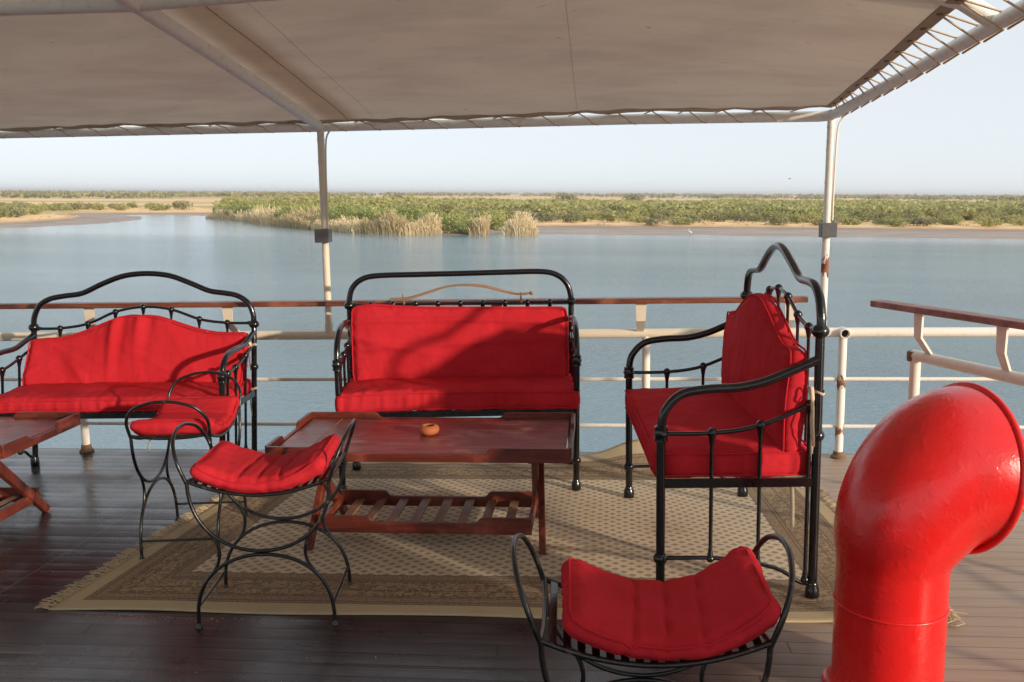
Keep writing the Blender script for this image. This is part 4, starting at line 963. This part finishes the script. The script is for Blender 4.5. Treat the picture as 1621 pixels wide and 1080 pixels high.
# ---- ventilation cowl
cw = ship(empty('ventilation_cowl', (.915, 2.83, 0), label='fat glossy red ventilation cowl with a wide round mouth, on the right', cat='ventilator'))
na_ = math.radians(17.7); nh = V((math.cos(na_), math.sin(na_), 0)); C = V((.221, .075, .718)); nd = (nh * math.cos(.122) - V((0, 0, math.sin(.122))))
axis = []; R0 = .168
rad = []
for i in range(7): axis.append(V((0, 0, .02 + .42 * i / 6))); rad.append(R0)
p0, p1, p2, p3 = V((0, 0, .44)), V((0, 0, .57)), C - nd * .13, C
for i in range(1, 25):
    t = i / 24; p = p0 * (1 - t) ** 3 + p1 * 3 * t * (1 - t) ** 2 + p2 * 3 * t * t * (1 - t) + p3 * t ** 3; axis.append(p); rad.append(R0 + (.2594 - R0) * (t ** .8))
seg = 56; rings = []
n_ = len(axis)
for i in range(n_):
    if i < 7: T = V((0, 0, 1))
    else:
        t = (i - 6) / 24; th_ = t ** .95 * (PI / 2 + .122); T = (V((0, 0, 1)) * math.cos(th_) + nh * math.sin(th_)).normalized()
    sx_ = V((-nh.y, nh.x, 0)); sy_ = T.cross(sx_).normalized()
    rings.append([axis[i] + (sx_ * math.cos(2 * PI * k / seg) + sy_ * math.sin(2 * PI * k / seg)) * rad[i] for k in range(seg)])
m = MB(); m.add([p for R_ in rings for p in R_], [(i * seg + k, i * seg + (k + 1) % seg, (i + 1) * seg + (k + 1) % seg, (i + 1) * seg + k) for i in range(n_ - 1) for k in range(seg)])
o = m.build('cowl_shell', COWL, cw, ang=180); so = o.modifiers.new('t', 'SOLIDIFY'); so.thickness = .006; so.offset = -1
ss_ = o.modifiers.new('s', 'SUBSURF'); ss_.levels = 1; ss_.render_levels = 2
m = MB(); m.tube(rings[-1], .0105, 10, closed=True); m.build('rolled_rim', COWL, cw, ang=180)
m = MB(); m.tube([(1.0 * (R0 + .0015) * math.cos(a), (R0 + .0015) * math.sin(a), .30) for a in [2 * PI * k / 56 for k in range(56)]], .004, 8, closed=True); m.build('weld_seam', COWL, cw, ang=180)
m = MB(); m.lathe([(R0 + .028, 0), (R0 + .028, .006), (R0 + .014, .012), (R0 + .006, .03), (R0 + .001, .05)], (0, 0, 0), seg=56); m.build('base_flange', COWL, cw, ang=50)

# ---- unseen box added behind the camera on the right, to shade the nearest stool
lk = ship(empty('shade_box', (2.35, .55, 0), .1, label='added unseen white box behind and to the right of the nearest stool, to shade it', cat='shade blocker'))
o = MB().box((0, 0, .56), (1.5, .7, 1.0)).build('shade_box_body', WHT, lk, smooth=False); b_ = o.modifiers.new('b', 'BEVEL'); b_.width = .012; b_.segments = 3
o = MB().box((0, 0, 1.085), (1.56, .76, .045)).build('shade_box_lid', WHT, lk, smooth=False); b_ = o.modifiers.new('b', 'BEVEL'); b_.width = .01; b_.segments = 3
for s_ in (-.6, .6):
    for k in (-.25, .25): MB().tube([(s_, k, 0), (s_, k, .07)], .03, 12).build('foot', WHT, lk)

# ---- dry-season haze over the river plain: one even box of air round everything
hm = bpy.data.materials.new('haze_air'); hm.use_nodes = True; ht = hm.node_tree; ht.nodes.remove(ht.nodes['Principled BSDF'])
pv = ht.nodes.new('ShaderNodeVolumePrincipled'); pv.inputs['Color'].default_value = (.93, .95, 1, 1); pv.inputs['Density'].default_value = .00019; pv.inputs['Anisotropy'].default_value = .2
ht.links.new(pv.outputs[0], ht.nodes['Material Output'].inputs['Volume'])
tag(MB().box((0, 5000, 7), (30000, 20000, 28)).build('haze', hm, smooth=False), kind='stuff')

# ---- crumbs and a dead leaf
cr = MB(); rnd = random.Random(21)
for i in range(90):
    if i < 55: x, y = rnd.gauss(-1.7, .25), 3.195 - abs(rnd.gauss(0, .018))
    elif i < 75: x, y = rnd.uniform(-2.8, 1.2), rnd.uniform(2.6, 3.2)
    else: x, y = rnd.uniform(-3.4, -2.3), rnd.uniform(3.2, 4.2)
    s_ = rnd.uniform(.001, .0028); cr.ball((x, y, s_ * .5), s_, 1, .6, seg=5)
o = cr.build('crumbs', CRUMB); ship(tag(o, 'pale bread crumbs scattered on the dark deck boards', 'crumbs', kind='stuff'))

# ================================================================ put the boat at its list
bpy.context.view_layer.update()
for o in SHIPSET: o.matrix_world = SHIP @ o.matrix_world
